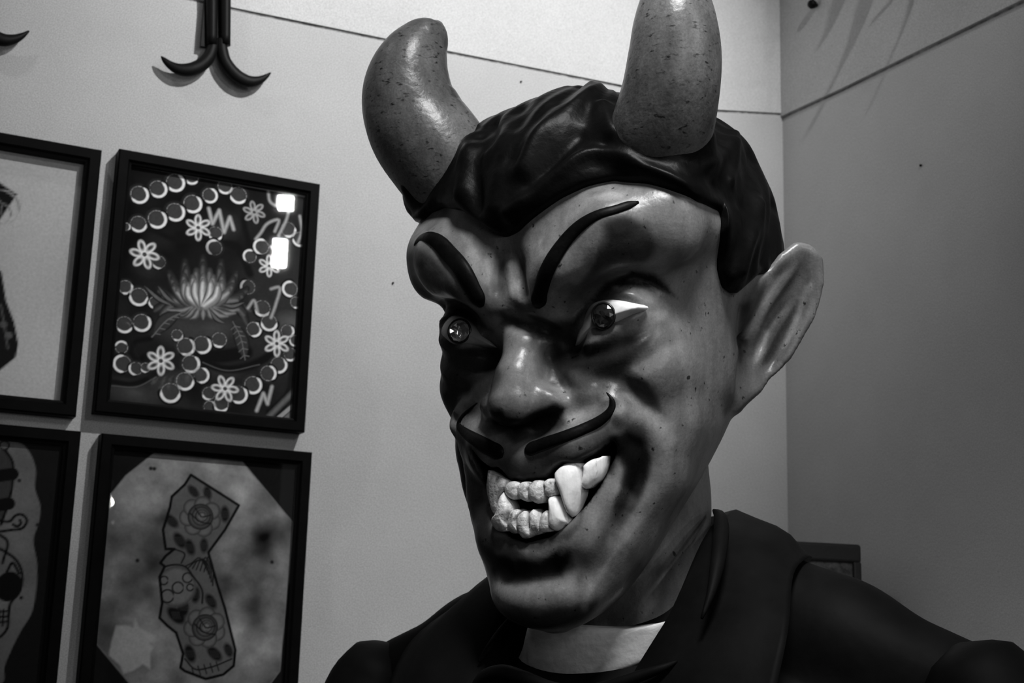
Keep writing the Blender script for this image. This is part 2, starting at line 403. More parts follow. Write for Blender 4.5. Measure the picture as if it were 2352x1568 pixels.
    for R0, n, span, wd, b0 in ((270, 11, 112, 70, 0.06), (235, 9, 95, 70, 0.09), (205, 8, 74, 68, 0.14), (175, 7, 56, 62, 0.30), (150, 5, 34, 56, 0.55)):
        for k in range(n):
            th = math.radians(-span + 2*span*k/(n - 1)); sx_, cx_ = math.sin(th), math.cos(th)
            tip = (606 + 0.92*R0*sx_, 880 - R0*max(cx_, -0.25)*0.98); mid_ = (606 + 0.86*R0*sx_*(0.85 if abs(sx_) > 0.7 else 1.0), 880 - 0.45*R0*max(cx_, -0.1) - 12)
            L_ = [z2(606 + 18*sx_, 878), z2(*mid_), z2(*tip)]
            c.line(L_, wd*k_, 0.008, 'petal', smooth=14); c.line(L_, wd*k_*0.80, b0*0.55, 'petal', smooth=14, aa=0.004)
            L2 = [z2(606 + 12*sx_ - 5, 868), z2(mid_[0] - 6, mid_[1]), z2(tip[0] - 3, tip[1] + 16)]
            c.line(L2, wd*k_*0.22, min(1.0, b0*2.0), 'petal', smooth=14, aa=0.004)
    for k in range(9):
        a = math.pi * (0.02 + 0.96 * k / 8); q1 = (606 + 185*math.cos(a), 885 + 52*math.sin(a)); q0 = (606 + 60*math.cos(a), 872 + 12*math.sin(a))
        L_ = [z2(*q0), z2((q0[0]+q1[0])/2, (q0[1]+q1[1])/2 + 16), z2(*q1)]
        c.line(L_, 44*k_, 0.008, True, smooth=12); c.line(L_, 32*k_, 0.15, True, smooth=12, aa=0.004); c.line(L_, 9*k_, 0.40, True, smooth=12, aa=0.003)
    for x0, y0, x1, y1 in ((300, 765, 450, 870), (370, 765, 470, 860), (820, 850, 700, 860), (640, 890, 720, 960)):
        c.line([z2(x0, y0), z2((x0+x1)/2, (y0+y1)/2 + 15), z2(x1, y1)], 30/2.272*PX, 0.012, True, smooth=12); c.line([z2(x0, y0), z2((x0+x1)/2, (y0+y1)/2 + 15), z2(x1, y1)], 16/2.272*PX, 0.16, True, smooth=12)
    for L_, v in (([(760, 950), (800, 1030), (825, 1150)], 0.02), ([(500, 900), (420, 940), (340, 1030)], 0.02)):
        c.line([z2(*q) for q in L_], 80/2.272*PX, 0.010, True, smooth=16); c.line([z2(*q) for q in L_], 66/2.272*PX, 0.05, True, smooth=16, aa=0.003)
        c.line([z2(*q) for q in L_], 3/2.272*PX, 0.25, smooth=16)
        for t in np.linspace(0.15, 0.9, 6):
            i = t * (len(L_) - 1); k = int(i); f = i - k; x = L_[k][0]*(1-f) + L_[min(k+1, 2)][0]*f; y = L_[k][1]*(1-f) + L_[min(k+1, 2)][1]*f
            c.line([z2(x, y), z2(x + 26, y + 6)], 0.0009, 0.22); c.line([z2(x, y), z2(x - 20, y + 18)], 0.0009, 0.18)
    for x, y, r, ro in ((580, 460, 66, 0.5), (300, 600, 74, 0.2), (385, 1155, 72, 0.5), (990, 1065, 66, 0.5), (720, 1300, 68, 0.1), (872, 380, 58, 0.3), (950, 660, 56, 0.5)): blossom(c, x, y, r, ro, 0.95 if x != 872 else 0.5)
    for L_ in ([(635, 360), (655, 440), (690, 370), (715, 485), (745, 405), (765, 470)], [(885, 1415), (920, 1325), (942, 1380), (965, 1290)]):
        c.line([z2(*q) for q in L_], 16/2.272*PX, 0.55, aa=0.003)
    c.line([z2(240, 132), z2(930, 258), z2(1160, 300)], 0.0030, 0.42)
    c.line([z2(1085, 1310), z2(950, 1445)], 0.006, 0.16, aa=0.004); c.line([z2(1085, 1380), z2(990, 1460)], 0.005, 0.40); c.poly([z2(1085, 1400), z2(1085, 1470), z2(1010, 1465)], 0.18)
    # loose white strokes towards the right edge
    for L_ in ([(945, 260), (960, 330), (985, 345), (995, 300)], [(880, 520), (905, 490), (940, 440), (1000, 420), (980, 480)], [(1060, 340), (1040, 420), (1000, 500)], [(1110, 400), (1120, 480), (1100, 540)], [(960, 560), (1000, 600), (1030, 640)], [(960, 780), (1000, 770), (985, 860), (960, 930)], [(840, 880), (870, 840), (890, 900)]):
        c.line([z2(*q) for q in L_], 12/2.272*PX, 0.5, smooth=16, aa=0.003)
def draw_state(c):
    c.c[:] = 0.010
    paper = [zb(890, 245), zb(1390, 300), zb(1682, 650), zb(1605, 1500), zb(1500, 1640), zb(800, 1640), zb(525, 1310), zb(600, 640), zb(640, 480), zb(720, 380)]
    pc = Canvas.__new__(Canvas); pc.__dict__.update(c.__dict__); pc.c = np.full_like(c.c, 0.19); pc.noise(0.42, seed=9, scale=0.020); pc.noise(0.12, seed=3, scale=0.006)
    d = poly2(c.u, c.z, c.P(paper)); a = np.clip(0.5 - d / c.step, 0, 1); c.c = c.c*(1-a) + pc.c*a
    c.put(np.abs(d) - 0.0005, 0.20)
    S = [(1095, 375), (1370, 550), (1290, 690), (1195, 820), (1245, 1000), (1290, 1140), (1320, 1260), (1350, 1380), (1340, 1470), (1280, 1520), (1180, 1545), (1060, 1500), (1035, 1480), (1050, 1400), (1010, 1280), (960, 1240), (915, 1195), (930, 1110), (915, 960), (945, 900), (920, 880), (950, 840), (1000, 800), (950, 800), (935, 690), (975, 560), (985, 500), (1060, 430)]
    S = [zb(*q) for q in S]
    c.poly(S, 0.13, amt=0.85); ds = poly2(c.u, c.z, c.P(S)); inside = ds < 0
    keep = c.c.copy()
    def K(x, y, r): return zb(x, y), r/2.497*PX
    for x, y, r in ((1110, 470, 40), (1190, 480, 40), (985, 640, 45), (1030, 750, 48), (1090, 790, 45), (1170, 780, 40), (1290, 600, 45), (1050, 1130, 55), (1010, 1180, 60), (1120, 1060, 45), (1090, 1400, 50), (1230, 1400, 50), (1310, 1380, 40), (1210, 1100, 45)):
        p, R_ = K(x, y, r); c.ellipse(p, R_, R_*0.55, 1.1 + 0.4*math.sin(x), 0.010, 0.003)
        for k in range(-2, 3): c.line([zb(x + k*10 - 6, y - 20), zb(x + k*10 + 6, y + 22)], 0.0006, 0.06)
    for cx, cy in ((1150, 615), (1175, 1250)):
        for k in range(7):
            a = k * 2*math.pi/7 + 0.4; p, R_ = K(cx + 72*math.cos(a), cy + 68*math.sin(a), 44)
            c.circle(p, R_*1.12, 0.006); c.circle(p, R_*0.98, 0.17, R_*0.5)
        for k, r in enumerate((62, 46, 30, 15)):
            p, R_ = K(cx + 4*k, cy - 3*k, r); c.circle(p, R_*1.16, 0.006); c.circle(p, R_*0.92, 0.16 + 0.03*k, R_*0.5); c.arc(p, R_*0.7, R_*0.12, 30 + 70*k, 210 + 70*k, 0.010)
        c.line([zb(cx - 60, cy - 20), zb(cx, cy + 30), zb(cx + 60, cy + 40)], 0.0016, 0.012, smooth=10); c.line([zb(cx - 30, cy - 50), zb(cx + 10, cy), zb(cx + 60, cy - 10)], 0.0014, 0.012, smooth=10)
    p, R_ = K(1010, 1015, 105); c.circle(p, R_*1.03, 0.010); c.circle(p, R_*0.98, 0.19, R_*0.3)
    for x, y, r in ((1020, 1022, 30), (1075, 965, 26), (960, 1070, 34), (1090, 1020, 18), (940, 980, 22)):
        p, R_ = K(x, y, r); c.arc(p, R_, 0.0018, 0, 359.9, 0.012)
    for k in range(6):
        c.line([zb(1060 + 22*k, 900 + 6*k), zb(1100 + 20*k, 880 - 8*k), zb(1140 + 16*k, 850 + 10*k), zb(1180 + 8*k, 900 + 22*k)][:4], 0.0016, 0.012, smooth=12)
    c.line([zb(930, 905), zb(1000, 890), zb(1060, 900), zb(1110, 960), zb(1160, 1040), zb(1160, 1110)], 0.0022, 0.012, smooth=20); c.line([zb(1000, 800), zb(1060, 830), zb(1040, 880)], 0.0018, 0.012, smooth=10)
    for k in range(5):
        c.line([zb(1100 + 35*k, 1480 - 8*k), zb(1115 + 35*k, 1530 - 8*k)], 0.0014, 0.012)
    c.line([zb(1060, 1430), zb(1120, 1490), zb(1200, 1480), zb(1330, 1430)], 0.0018, 0.012, smooth=14)
    c.c = np.where(inside, c.c, keep)
    c.put(np.abs(ds) - 0.0016, 0.006)
    # pale glass reflection painted into the print at the sheet's lower corner
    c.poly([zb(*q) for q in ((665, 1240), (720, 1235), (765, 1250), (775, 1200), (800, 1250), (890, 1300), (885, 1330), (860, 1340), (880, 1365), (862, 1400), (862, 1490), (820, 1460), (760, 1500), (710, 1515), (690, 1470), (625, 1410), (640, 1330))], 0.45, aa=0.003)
    c.noise(0.03, seed=8, scale=0.004)
    for x, y in ((865, 338), (885, 340), (1560, 875), (788, 866)): c.circle(zb(x, y), 0.0022, 0.015, 0.002)
def draw_skull(c):
    c.c[:] = 0.012
    mx = lambda L_: [(-224 - x, y) for x, y in L_]               # the drawing is symmetric about the sheet's middle
    edge = [(-112, 150), (60, 170), (130, 200), (180, 265), (205, 340), (200, 450), (232, 560), (225, 640), (193, 740), (212, 880), (205, 1050), (180, 1170), (120, 1270), (60, 1390), (25, 1480), (20, 1560), (-112, 1600)]
    paper = [zb(*q) for q in edge + mx(edge[1:-1])[::-1]]; paper.append(paper[0])
    pc = Canvas.__new__(Canvas); pc.__dict__.update(c.__dict__); pc.c = np.full_like(c.c, 0.20); pc.noise(0.10, seed=2, scale=0.015)
    P = catmull(np.column_stack([c.P(paper), np.zeros(len(paper))]), 200)[:, :2]
    d = poly2(c.u, c.z, P); a = np.clip(0.5 - d / c.step, 0, 1); c.c = c.c*(1-a) + pc.c*a
    k = 0.008
    hat = [(-112, 225), (40, 230), (70, 290), (72, 400), (40, 560), (10, 640), (-112, 650)]
    c.poly([zb(*q) for q in hat + mx(hat[1:-1])[::-1]], 0.06)
    for L_ in ([(30, 235), (68, 290), (75, 380), (40, 560), (5, 660)], [(0, 640), (60, 640), (85, 610), (120, 600), (155, 635), (130, 680), (70, 690), (0, 700), (-112, 705)], [(75, 660), (100, 670), (120, 650), (115, 635)], [(0, 720), (35, 745), (15, 880)], [(30, 815), (90, 860), (125, 930), (125, 1000), (100, 1060), (60, 1110), (50, 1180), (40, 1260), (0, 1305), (-112, 1330)], [(40, 930), (70, 880), (110, 940)], [(-112, 790), (0, 800), (30, 815)]):
        for M_ in (L_, mx(L_)): c.line([zb(*q) for q in M_], 0.0030, k, smooth=24)
    for L_ in ([(-294, 370), (-112, 395), (70, 370)], [(-274, 540), (-112, 565), (50, 540)]): c.line([zb(*q) for q in L_], 0.014, k)
    for x, y in ((25, 205), (-249, 205)): c.circle(zb(x, y), 0.006, k); c.circle(zb(x, y), 0.004, 0.18)
    for x in (50, -274): c.ellipse(zb(x, 1015), 0.0145, 0.0165, 0.2, k)
    for x in (-80, -144): c.ellipse(zb(x, 1120), 0.006, 0.012, 0.2, k)
    for y in (1165, 1195, 1225): c.line([zb(-264, y - 8), zb(-112, y), zb(40, y - 8)], 0.0022, k)
    for x in range(-244, 30, 24): c.line([zb(x, 1150), zb(x - 5, 1240)], 0.0022, k)
    for x, y in ((110, 408), (122, 1080), (215, 662)): c.circle(zb(x, y), 0.002, 0.02)
def draw_fan(c):
    c.c[:] = 0.50; c.noise(0.05, seed=6, scale=0.05)
    q = lambda x, y: (x / 2.8, y / 2.8)
    c.poly([q(110, 1250), q(0, 1175), q(-56, 1140), q(-112, 1160), q(-230, 1230), q(-112, 1390), q(-56, 1450), q(0, 1410)], 0.010)
    for x in (0, -112): c.arc(q(x, 1330), 0.021, 0.003, -100 if x == 0 else 160, 20 if x == 0 else 280, 0.3); c.arc(q(x, 1370), 0.012, 0.002, -100 if x == 0 else 160, 20 if x == 0 else 280, 0.2)
    side = [(4, 625), (14, 690), (33, 740), (42, 790), (36, 820), (18, 835), (0, 850)]
    c.poly([(-20, 600)] + side + [(-20, 856)] + [(-40 - x, y) for x, y in side[::-1]], 0.012)
    for s in (1, -1):
        f = lambda x, y: (x, y) if s > 0 else (-40 - x, y)
        c.circle(f(8, 745), 0.004, 0.10); c.circle(f(20, 770), 0.004, 0.12); c.line([f(2, 700), f(12, 760), f(18, 800)], 0.002, 0.10)
# outer rectangles measured on the wall
a_, b_, d_, e_ = uv_of(275, 340, FD), uv_of(742, 423, FD), uv_of(217, 945, FD), uv_of(695, 992, FD)
U0, U1, ZT, ZB = (a_[0] + d_[0])/2, (b_[0] + e_[0])/2, (a_[1] + b_[1])/2, (d_[1] + e_[1])/2
FWID, FHEI = U1 - U0, ZT - ZB
g_, h_ = uv_of(235, 990, FD), uv_of(718, 1042, FD)
V0, V1, YT = g_[0], h_[0], (g_[1] + h_[1])/2
i_, j_ = uv_of(230, 343, FD), uv_of(180, 957, FD)
k_ = uv_of(187, 990, FD)
framed((U0, U1, ZB, ZT), 'black frame holding a dark chrysanthemum print with blossoms and scalloped clouds', draw_flower, 'chrysanthemum_print', 0.0009)
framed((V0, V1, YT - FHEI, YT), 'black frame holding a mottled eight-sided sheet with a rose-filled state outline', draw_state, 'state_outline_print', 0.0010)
framed(((i_[0] + j_[0])/2 - FWID, (i_[0] + j_[0])/2, j_[1], i_[1]), 'black frame with pale backing behind dark shapes, upper one at the left edge', draw_fan, 'pale_backing_print', 0.0022, rail=0.0175, recess=0.016)
framed((k_[0] - FWID, k_[0], k_[1] - FHEI, k_[1]), 'black frame with a skull drawing on wavy-edged paper, lowest at the left edge', draw_skull, 'skull_print', 0.0016, rail=0.0175)
# ------------------------------------------------------------------ wall hooks
m_iron = mat('black_iron', 0.005, 0.5, 0.12, bump=(200, 0.2, 0.001))
HOOK_OFF = 0.014
hb = uv_of(497, 125, HOOK_OFF)
def hook(root_u, root_z, label, group):
    root = tag(empty('wall_hook', ML @ Matrix.Translation((root_u, 0, root_z))), label, 'hook', group)
    def q(px, py):
        p = uv_of(px, py, HOOK_OFF) - hb; return (p[0], HOOK_OFF, p[1])
    def zq(x, y): return q(x / 2.8, y / 2.8)
    for s, rows in ((-1, [(1375, 250, 22), (1365, 310, 27), (1340, 370, 30), (1290, 420, 32), (1220, 448, 33), (1150, 445, 28), (1090, 415, 19), (1050, 378, 10), (1036, 362, 3)]), (1, [(1425, 250, 22), (1430, 320, 28), (1447, 390, 30), (1485, 450, 32), (1540, 500, 33), (1600, 524, 30), (1660, 518, 22), (1710, 492, 12), (1740, 468, 4)])):
        S = np.array([np.r_[zq(x, y), r*1.4/2.8*PX] for x, y, r in rows]); S = catmull(S, 40)
        V, F = tube_vf(S[:, :3], S[:, 3], 14, np.full(40, 0.75), np.tile((0, 1.0, 0), (40, 1)))
        link('prong', V, F, m_iron, root, True)
    # shank: two parallel bars joined low, running up to a wall plate
    for x in (1362, 1448):
        a = np.array(zq(x, 290)); b = np.array(zq(x, -20)); b = a + (b - a) * 1.9
        S = catmull([np.r_[a, 0.0070], np.r_[(a + b)/2, 0.0075], np.r_[b, 0.0075]], 12)
        V, F = tube_vf(S[:, :3], S[:, 3], 12); link('shank_bar', V, F, m_iron, root, True)
    top = np.array(zq(1405, -260))
    link('web', *box_vf((top[0] - 0.013, 0.006, 0.008), (top[0] + 0.013, 0.012, top[2])), m_iron, root)
    link('wall_plate', *box_vf((top[0] - 0.03, 0.0, top[2] - 0.02), (top[0] + 0.03, 0.014, top[2] + 0.05)), m_iron, root)
hook(hb[0], hb[1], 'black iron double hook hanging above the chrysanthemum picture', None)
tip2, tip1 = uv_of(66, 72, HOOK_OFF), uv_of(621, 168, HOOK_OFF)
hook(hb[0] + tip2[0] - tip1[0], hb[1] + tip2[1] - tip1[1], 'black iron hook whose prong tip enters at the upper left edge', None)
# ------------------------------------------------------------------ cabinet behind the shoulder
cd_ = 1.80
ct = CAM + ray_w(1979, 1250) * cd_
cab = tag(empty('speaker_cabinet', frame_matrix((ct[0], ct[1], 0), nrm(N1 * 0.20 + H1 * 0.98), nrm(np.cross(ZUP, nrm(N1 * 0.20 + H1 * 0.98))), ZUP)), 'black cabinet with mottled grille cloth behind the statue shoulder, by the side wall', 'speaker')
m_tolex = mat('black_vinyl', 0.014, 0.5, 0.4, bump=(300, 0.4, 0.001))
m_grille = mat('grille_cloth', 0.075, 0.8, 0.2, bump=(160, 0.6, 0.003), var=(120, 0.85))
def soft_box(name, lo, hi, material, parent, bev):
    o = link(name, *box_vf(lo, hi), material, parent)
    bm = bmesh.new(); bm.from_mesh(o.data); bmesh.ops.bevel(bm, geom=list(bm.edges), offset=bev, segments=3, affect='EDGES', profile=0.5)
    bmesh.ops.recalc_face_normals(bm, faces=bm.faces); bm.to_mesh(o.data); bm.free(); return o
cw, cz = 0.30, ct[2]
soft_box('cabinet_top', (-cw, 0.0, cz - 0.024), (0, 0.16, cz), m_tolex, cab, 0.004)
soft_box('cabinet_side', (-0.012, 0.0, 0.0), (0, 0.16, cz - 0.022), m_tolex, cab, 0.003)
soft_box('cabinet_side', (-cw, 0.0, 0.0), (-cw + 0.012, 0.16, cz - 0.022), m_tolex, cab, 0.003)
link('cabinet_back', *box_vf((-cw + 0.01, 0.15, 0.0), (-0.01, 0.158, cz - 0.02)), m_tolex, cab)
link('grille', *box_vf((-cw + 0.008, 0.004, 0.05), (-0.006, 0.012, cz - 0.02)), m_grille, cab)
link('cabinet_foot', *box_vf((-cw + 0.01, 0.004, 0.0), (-0.01, 0.15, 0.05)), m_tolex, cab)
# ------------------------------------------------------------------ small wall fittings
def nail(px, py, n_, d_, r_, label):
    p = on_wall(px, py, n_, d_); t_ = nrm(np.cross(ZUP, n_))
    V, F = tube_vf(np.array([(0, -0.004, 0), (0, 0.001, 0), (0, 0.0022, 0), (0, 0.003, 0)]) * 1.0, np.array((r_*0.5, r_, r_*0.9, r_*0.3)), 10)
    o = link('nail_head', V, F, m_iron, None, True, frame_matrix(p, t_, n_, ZUP)); tag(o, label, 'nail')
nail(902, 650, N1, D1, 0.0014, 'tiny dark nail head in the pale wall left of the brow')
nail(1196, 188, N1, D1, 0.0014, 'tiny nail head under the wall seam between the horns')
nail(2116, 380, N2, D2, 0.0018, 'small nail head in the shaded side wall')
kp = on_wall(1881, 14, N2, D2); kn = tag(empty('coat_peg', frame_matrix(kp, nrm(np.cross(ZUP, N2)), N2, ZUP)), 'small black peg on the side wall at the top edge', 'peg')
V, F = tube_vf(np.array([(0, -0.004, 0), (0, 0.006, 0), (0, 0.008, 0), (0, 0.013, 0), (0, 0.018, 0), (0, 0.020, 0)]), np.array((0.003, 0.003, 0.0055, 0.0075, 0.0055, 0.001)), 16); link('peg_head', V, F, m_iron, kn, True)
V, F = tube_vf(np.array([(0, -0.001, 0), (0, 0.0015, 0), (0, 0.003, 0)]), np.array((0.008, 0.008, 0.004)), 16); link('peg_plate', V, F, m_iron, kn, True)

# ------------------------------------------------------------------ dried palm leaf hung on the side wall above the picture, its blades shade the wall
m_leaf = mat('dry_leaf', 0.12, 0.7, 0.3, var=(40, 0.3))
lf0 = on_wall(2200, -330, N2, D2)
leaf = tag(empty('dried_palm_leaf', frame_matrix(lf0, nrm(np.cross(ZUP, N2)), N2, ZUP)), 'dried palm leaf bunch hung on the side wall, throwing streaky shadows', 'plant')
LM = np.array(leaf.matrix_world.inverted())
def px_of(P):
    q = RCW.T @ (P - CAM); return CX + FPX * q[0] / -q[2], CY - FPX * q[1] / -q[2]
stem_pts = []
for pts, w in (([(2140, -140), (2098, -10), (2062, 100), (2027, 180), (1990, 262)], 0.0045), ([(2040, -150), (1987, 0), (1965, 80), (1930, 160), (1890, 240), (1853, 308)], 0.0055), ([(1990, -140), (1930, -10), (1908, 60), (1884, 112)], 0.0060), ([(2130, -150), (2045, 15), (1995, 70)], 0.0022)):
    B_ = [lf0 + N2 * 0.05]
    for px, py in pts:
        S_ = on_wall(px, py, N2, D2); k = 0.10
        while px_of(S_ + (LAMP - S_) * k)[1] > -25: k += 0.01
        B_.append(S_ + (LAMP - S_) * k)
    B_ = catmull(np.array(B_), 30)
    ww = w * np.interp(np.linspace(0, 1, 30), [0, 0.2, 0.6, 1], [0.6, 1.2, 1.6, 1.0])
    Vl = np.column_stack([B_, np.ones(30)]) @ LM.T
    V, F = tube_vf(Vl[:, :3], ww, 8, np.full(30, 0.25)); link('leaf_blade', V, F, m_leaf, leaf, True)
V, F = tube_vf(np.array([(0, -0.003, 0.02), (0, 0.02, 0.01), (0, 0.05, 0.0), (0, 0.06, -0.01)]), np.array((0.006, 0.006, 0.008, 0.004)), 12); link('leaf_stalk', V, F, m_leaf, leaf, True)
# ------------------------------------------------------------------ statue: head space (x = its left, -y = face, z = up)
HR = np.array([[0.81250537, 0.58028172, -0.05575084],
               [0.09602513, -0.03889508, 0.99461869],
               [0.57499061, -0.81348651, -0.08732408]])
HT = np.array([0.09011503, -0.02159916, -1.14999973])
HW = RCW @ HR; HO = CAM + RCW @ HT               # head -> world
CAMH = HR.T @ (-HT)                               # viewpoint in head space (used to lay paint strokes on the surface)
def hray(px, py):
    return HR.T @ np.array(((px - CX) / FPX, -(py - CY) / FPX, -1.0))
def hp(px, py, y):
    d = hray(px, py); return CAMH + d * ((y - CAMH[1]) / d[1])
def to_head(Pw):
    return (np.asarray(Pw) - HO) @ HW
statue = empty('devil_statue', frame_matrix(HO, HW[:, 0], HW[:, 1], HW[:, 2]))
tag(statue, 'large painted wooden devil figure with horns, pointed ears and a fanged grin', 'statue')

# ---- implicit sculpting kit
def smin(a, b, k):
    h = np.clip(0.5 + 0.5 * (b - a) / k, 0, 1)
    return b + (a - b) * h - k * h * (1 - h)
def smax(a, b, k): return -smin(-a, -b, k)
class Field:
    def __init__(s, lo, hi, h):
        s.lo = np.array(lo, float); s.h = h
        s.n = np.ceil((np.array(hi) - s.lo) / h).astype(int) + 1
        s.ax = [s.lo[i] + h * np.arange(s.n[i]) for i in range(3)]
        s.F = np.full(tuple(s.n), 1.0, np.float32)
    def sub(s, lo, hi):
        sl = tuple(slice(max(0, int((lo[i] - s.lo[i]) / s.h)), min(s.n[i], int((hi[i] - s.lo[i]) / s.h) + 2)) for i in range(3))
        g = np.meshgrid(*[s.ax[i][sl[i]].astype(np.float32) for i in range(3)], indexing='ij', sparse=True)
        return sl, g
    def apply(s, lo, hi, fn, op='add', k=0.01):
        sl, (x, y, z) = s.sub(lo, hi)
        if min(q.stop - q.start for q in sl) <= 0: return
        d = fn(x, y, z)
        if op == 'add': s.F[sl] = smin(s.F[sl], d, k)
        elif op == 'cut': s.F[sl] = smax(s.F[sl], -d, k)
        elif op == 'and': s.F[sl] = smax(s.F[sl], d, k)
        elif op == 'off': s.F[sl] = s.F[sl] - d
    def ell(s, c, r, op='add', k=0.01, rz=0.0, rx=0.0, ry=0.0):
        c = np.array(c); r = np.array(r); pad = max(r) + 3 * k
        M = np.array(Matrix.Rotation(rz, 3, 'Z') @ Matrix.Rotation(ry, 3, 'Y') @ Matrix.Rotation(rx, 3, 'X')).T
        def fn(x, y, z):
            X, Y, Z = x - c[0], y - c[1], z - c[2]
            u = [M[i][0] * X + M[i][1] * Y + M[i][2] * Z for i in range(3)]
            k0 = np.sqrt((u[0]/r[0])**2 + (u[1]/r[1])**2 + (u[2]/r[2])**2)
            k1 = np.sqrt((u[0]/r[0]**2)**2 + (u[1]/r[1]**2)**2 + (u[2]/r[2]**2)**2) + 1e-9
            return k0 * (k0 - 1) / k1
        s.apply(c - pad, c + pad, fn, op, k)
    def chain(s, P, op='add', k=0.01):
        """round cones along rows (x, y, z, r)"""
        P = np.array(P, float)
        for a, b in zip(P[:-1], P[1:]):
            pad = max(a[3], b[3]) + 3 * k
            lo = np.minimum(a[:3], b[:3]) - pad; hi = np.maximum(a[:3], b[:3]) + pad
            def fn(x, y, z, a=a, b=b):
                d = b[:3] - a[:3]; L2 = d @ d
                t = np.clip(((x - a[0]) * d[0] + (y - a[1]) * d[1] + (z - a[2]) * d[2]) / L2, 0, 1)
                return np.sqrt((x - a[0] - t*d[0])**2 + (y - a[1] - t*d[1])**2 + (z - a[2] - t*d[2])**2) - (a[3] + t * (b[3] - a[3]))
            s.apply(lo, hi, fn, op, k)
def nets(F, lo, h):
    """surface nets: numpy field -> quads"""
    S = F < 0
    n = np.array(F.shape)
    C = np.zeros(n - 1, np.int8)
    for dx in (0, 1):
        for dy in (0, 1):
            for dz in (0, 1):
                C += S[dx:n[0]-1+dx, dy:n[1]-1+dy, dz:n[2]-1+dz]
    act = (C > 0) & (C < 8)
    idx = np.full(n - 1, -1, np.int64); ijk = np.argwhere(act); idx[act] = np.arange(len(ijk))
    acc = np.zeros((len(ijk), 3)); cnt = np.zeros(len(ijk))
    cor = [(a, b, c) for a in (0, 1) for b in (0, 1) for c in (0, 1)]
    vals = {q: F[ijk[:, 0]+q[0], ijk[:, 1]+q[1], ijk[:, 2]+q[2]].astype(float) for q in cor}
    for q in cor:
        for a in range(3):
            if q[a] == 0:
                r = list(q); r[a] = 1; r = tuple(r)
                v0, v1 = vals[q], vals[r]; mk = (v0 < 0) != (v1 < 0)
                t = np.where(mk, v0 / np.where(mk, v0 - v1, 1), 0)
                p = np.array(q, float)[None].repeat(len(ijk), 0); p[:, a] += t
                acc[mk] += p[mk]; cnt[mk] += 1
    V = (ijk + acc / cnt[:, None]) * h + lo
    Q = []
    for a in range(3):
        b, c = (a + 1) % 3, (a + 2) % 3
        s0 = [slice(None)] * 3; s1 = [slice(None)] * 3
        s0[a] = slice(0, n[a]-1); s1[a] = slice(1, n[a])
        for q in (b, c): s0[q] = slice(1, n[q]-1); s1[q] = slice(1, n[q]-1)
        A, B = S[tuple(s0)], S[tuple(s1)]
        for flip, mk in ((0, A & ~B), (1, ~A & B)):
            e = np.argwhere(mk)
            if not len(e): continue
            e[:, b] += 1; e[:, c] += 1
            def cell(db, dc):
                q = e.copy(); q[:, b] += db; q[:, c] += dc; return idx[q[:, 0], q[:, 1], q[:, 2]]
            quad = np.stack([cell(-1, -1), cell(0, -1), cell(0, 0), cell(-1, 0)], 1)
            Q.append(quad[:, ::-1] if flip else quad)
    return V, np.concatenate(Q)
def vnormals(V, Q):
    fn = np.cross(V[Q[:, 2]] - V[Q[:, 0]], V[Q[:, 3]] - V[Q[:, 1]])
    N = np.zeros_like(V)
    for k in range(4): np.add.at(N, Q[:, k], fn)
    return N / (np.linalg.norm(N, axis=1)[:, None] + 1e-12)
def smooth_mesh(V, Q, it=4, lam=0.5, mu=-0.52):
    E = np.concatenate([Q[:, [0, 1]], Q[:, [1, 2]], Q[:, [2, 3]], Q[:, [3, 0]]])
    deg = np.bincount(E.ravel(), minlength=len(V))[:, None]
    for i in range(it):
        for w in (lam, mu):
            S = np.zeros_like(V)
            for k in range(3):
                S[:, k] = np.bincount(E[:, 0], V[E[:, 1], k], len(V)) + np.bincount(E[:, 1], V[E[:, 0], k], len(V))
            V = V + w * (S / deg - V)
    return V
def seg_dist(V, P):
    """distance of points V to polyline P, and arc fraction 0..1"""
    P = np.asarray(P, float); best = np.full(len(V), 9.0); tt = np.zeros(len(V))
    L = np.r_[0, np.cumsum(np.linalg.norm(np.diff(P, axis=0), axis=1))]
    for i in range(len(P) - 1):
        d = P[i+1] - P[i]; t = np.clip((V - P[i]) @ d / (d @ d + 1e-12), 0, 1)
        r = np.linalg.norm(V - P[i] - t[:, None] * d, axis=1); mk = r < best
        best[mk] = r[mk]; tt[mk] = ((L[i] + t * (L[i+1] - L[i])) / L[-1])[mk]
    return best, tt
def interp(z, tab, col):
    """smooth (monotone-ish) table interpolation"""
    T = np.array(tab, float); o = np.argsort(T[:, 0]); T = T[o]
    zz = np.linspace(T[0, 0], T[-1, 0], 400)
    v = np.interp(zz, T[:, 0], T[:, col])
    ker = np.hanning(31); ker /= ker.sum()
    v = np.convolve(np.pad(v, 15, mode='reflect', reflect_type='odd'), ker, 'valid')
    return np.interp(z, zz, v).astype(np.float32)

# ---- the head
#        z      half   front   back   exponent
SEC = [(0.220, 0.004, -0.050, 0.000, 2.0),
       (0.208, 0.040, -0.082, 0.040, 2.0),
       (0.192, 0.078, -0.110, 0.082, 2.1),
       (0.165, 0.106, -0.134, 0.102, 2.3),
       (0.125, 0.121, -0.148, 0.120, 2.5),
       (0.090, 0.126, -0.152, 0.126, 2.7),
       (0.060, 0.124, -0.148, 0.124, 2.8),
       (0.030, 0.119, -0.140, 0.112, 2.9),
       (0.000, 0.115, -0.139, 0.095, 2.9),
       (-0.030, 0.111, -0.141, 0.072, 2.7),
       (-0.060, 0.104, -0.145, 0.048, 2.5),
       (-0.090, 0.091, -0.146, 0.025, 2.4),
       (-0.120, 0.077, -0.148, -0.005, 2.4),
       (-0.150, 0.064, -0.150, -0.035, 2.4),
       (-0.175, 0.051, -0.150, -0.065, 2.4),
       (-0.190, 0.034, -0.138, -0.090, 2.2),
       (-0.199, 0.006, -0.120, -0.110, 2.0)]
H = 0.0021
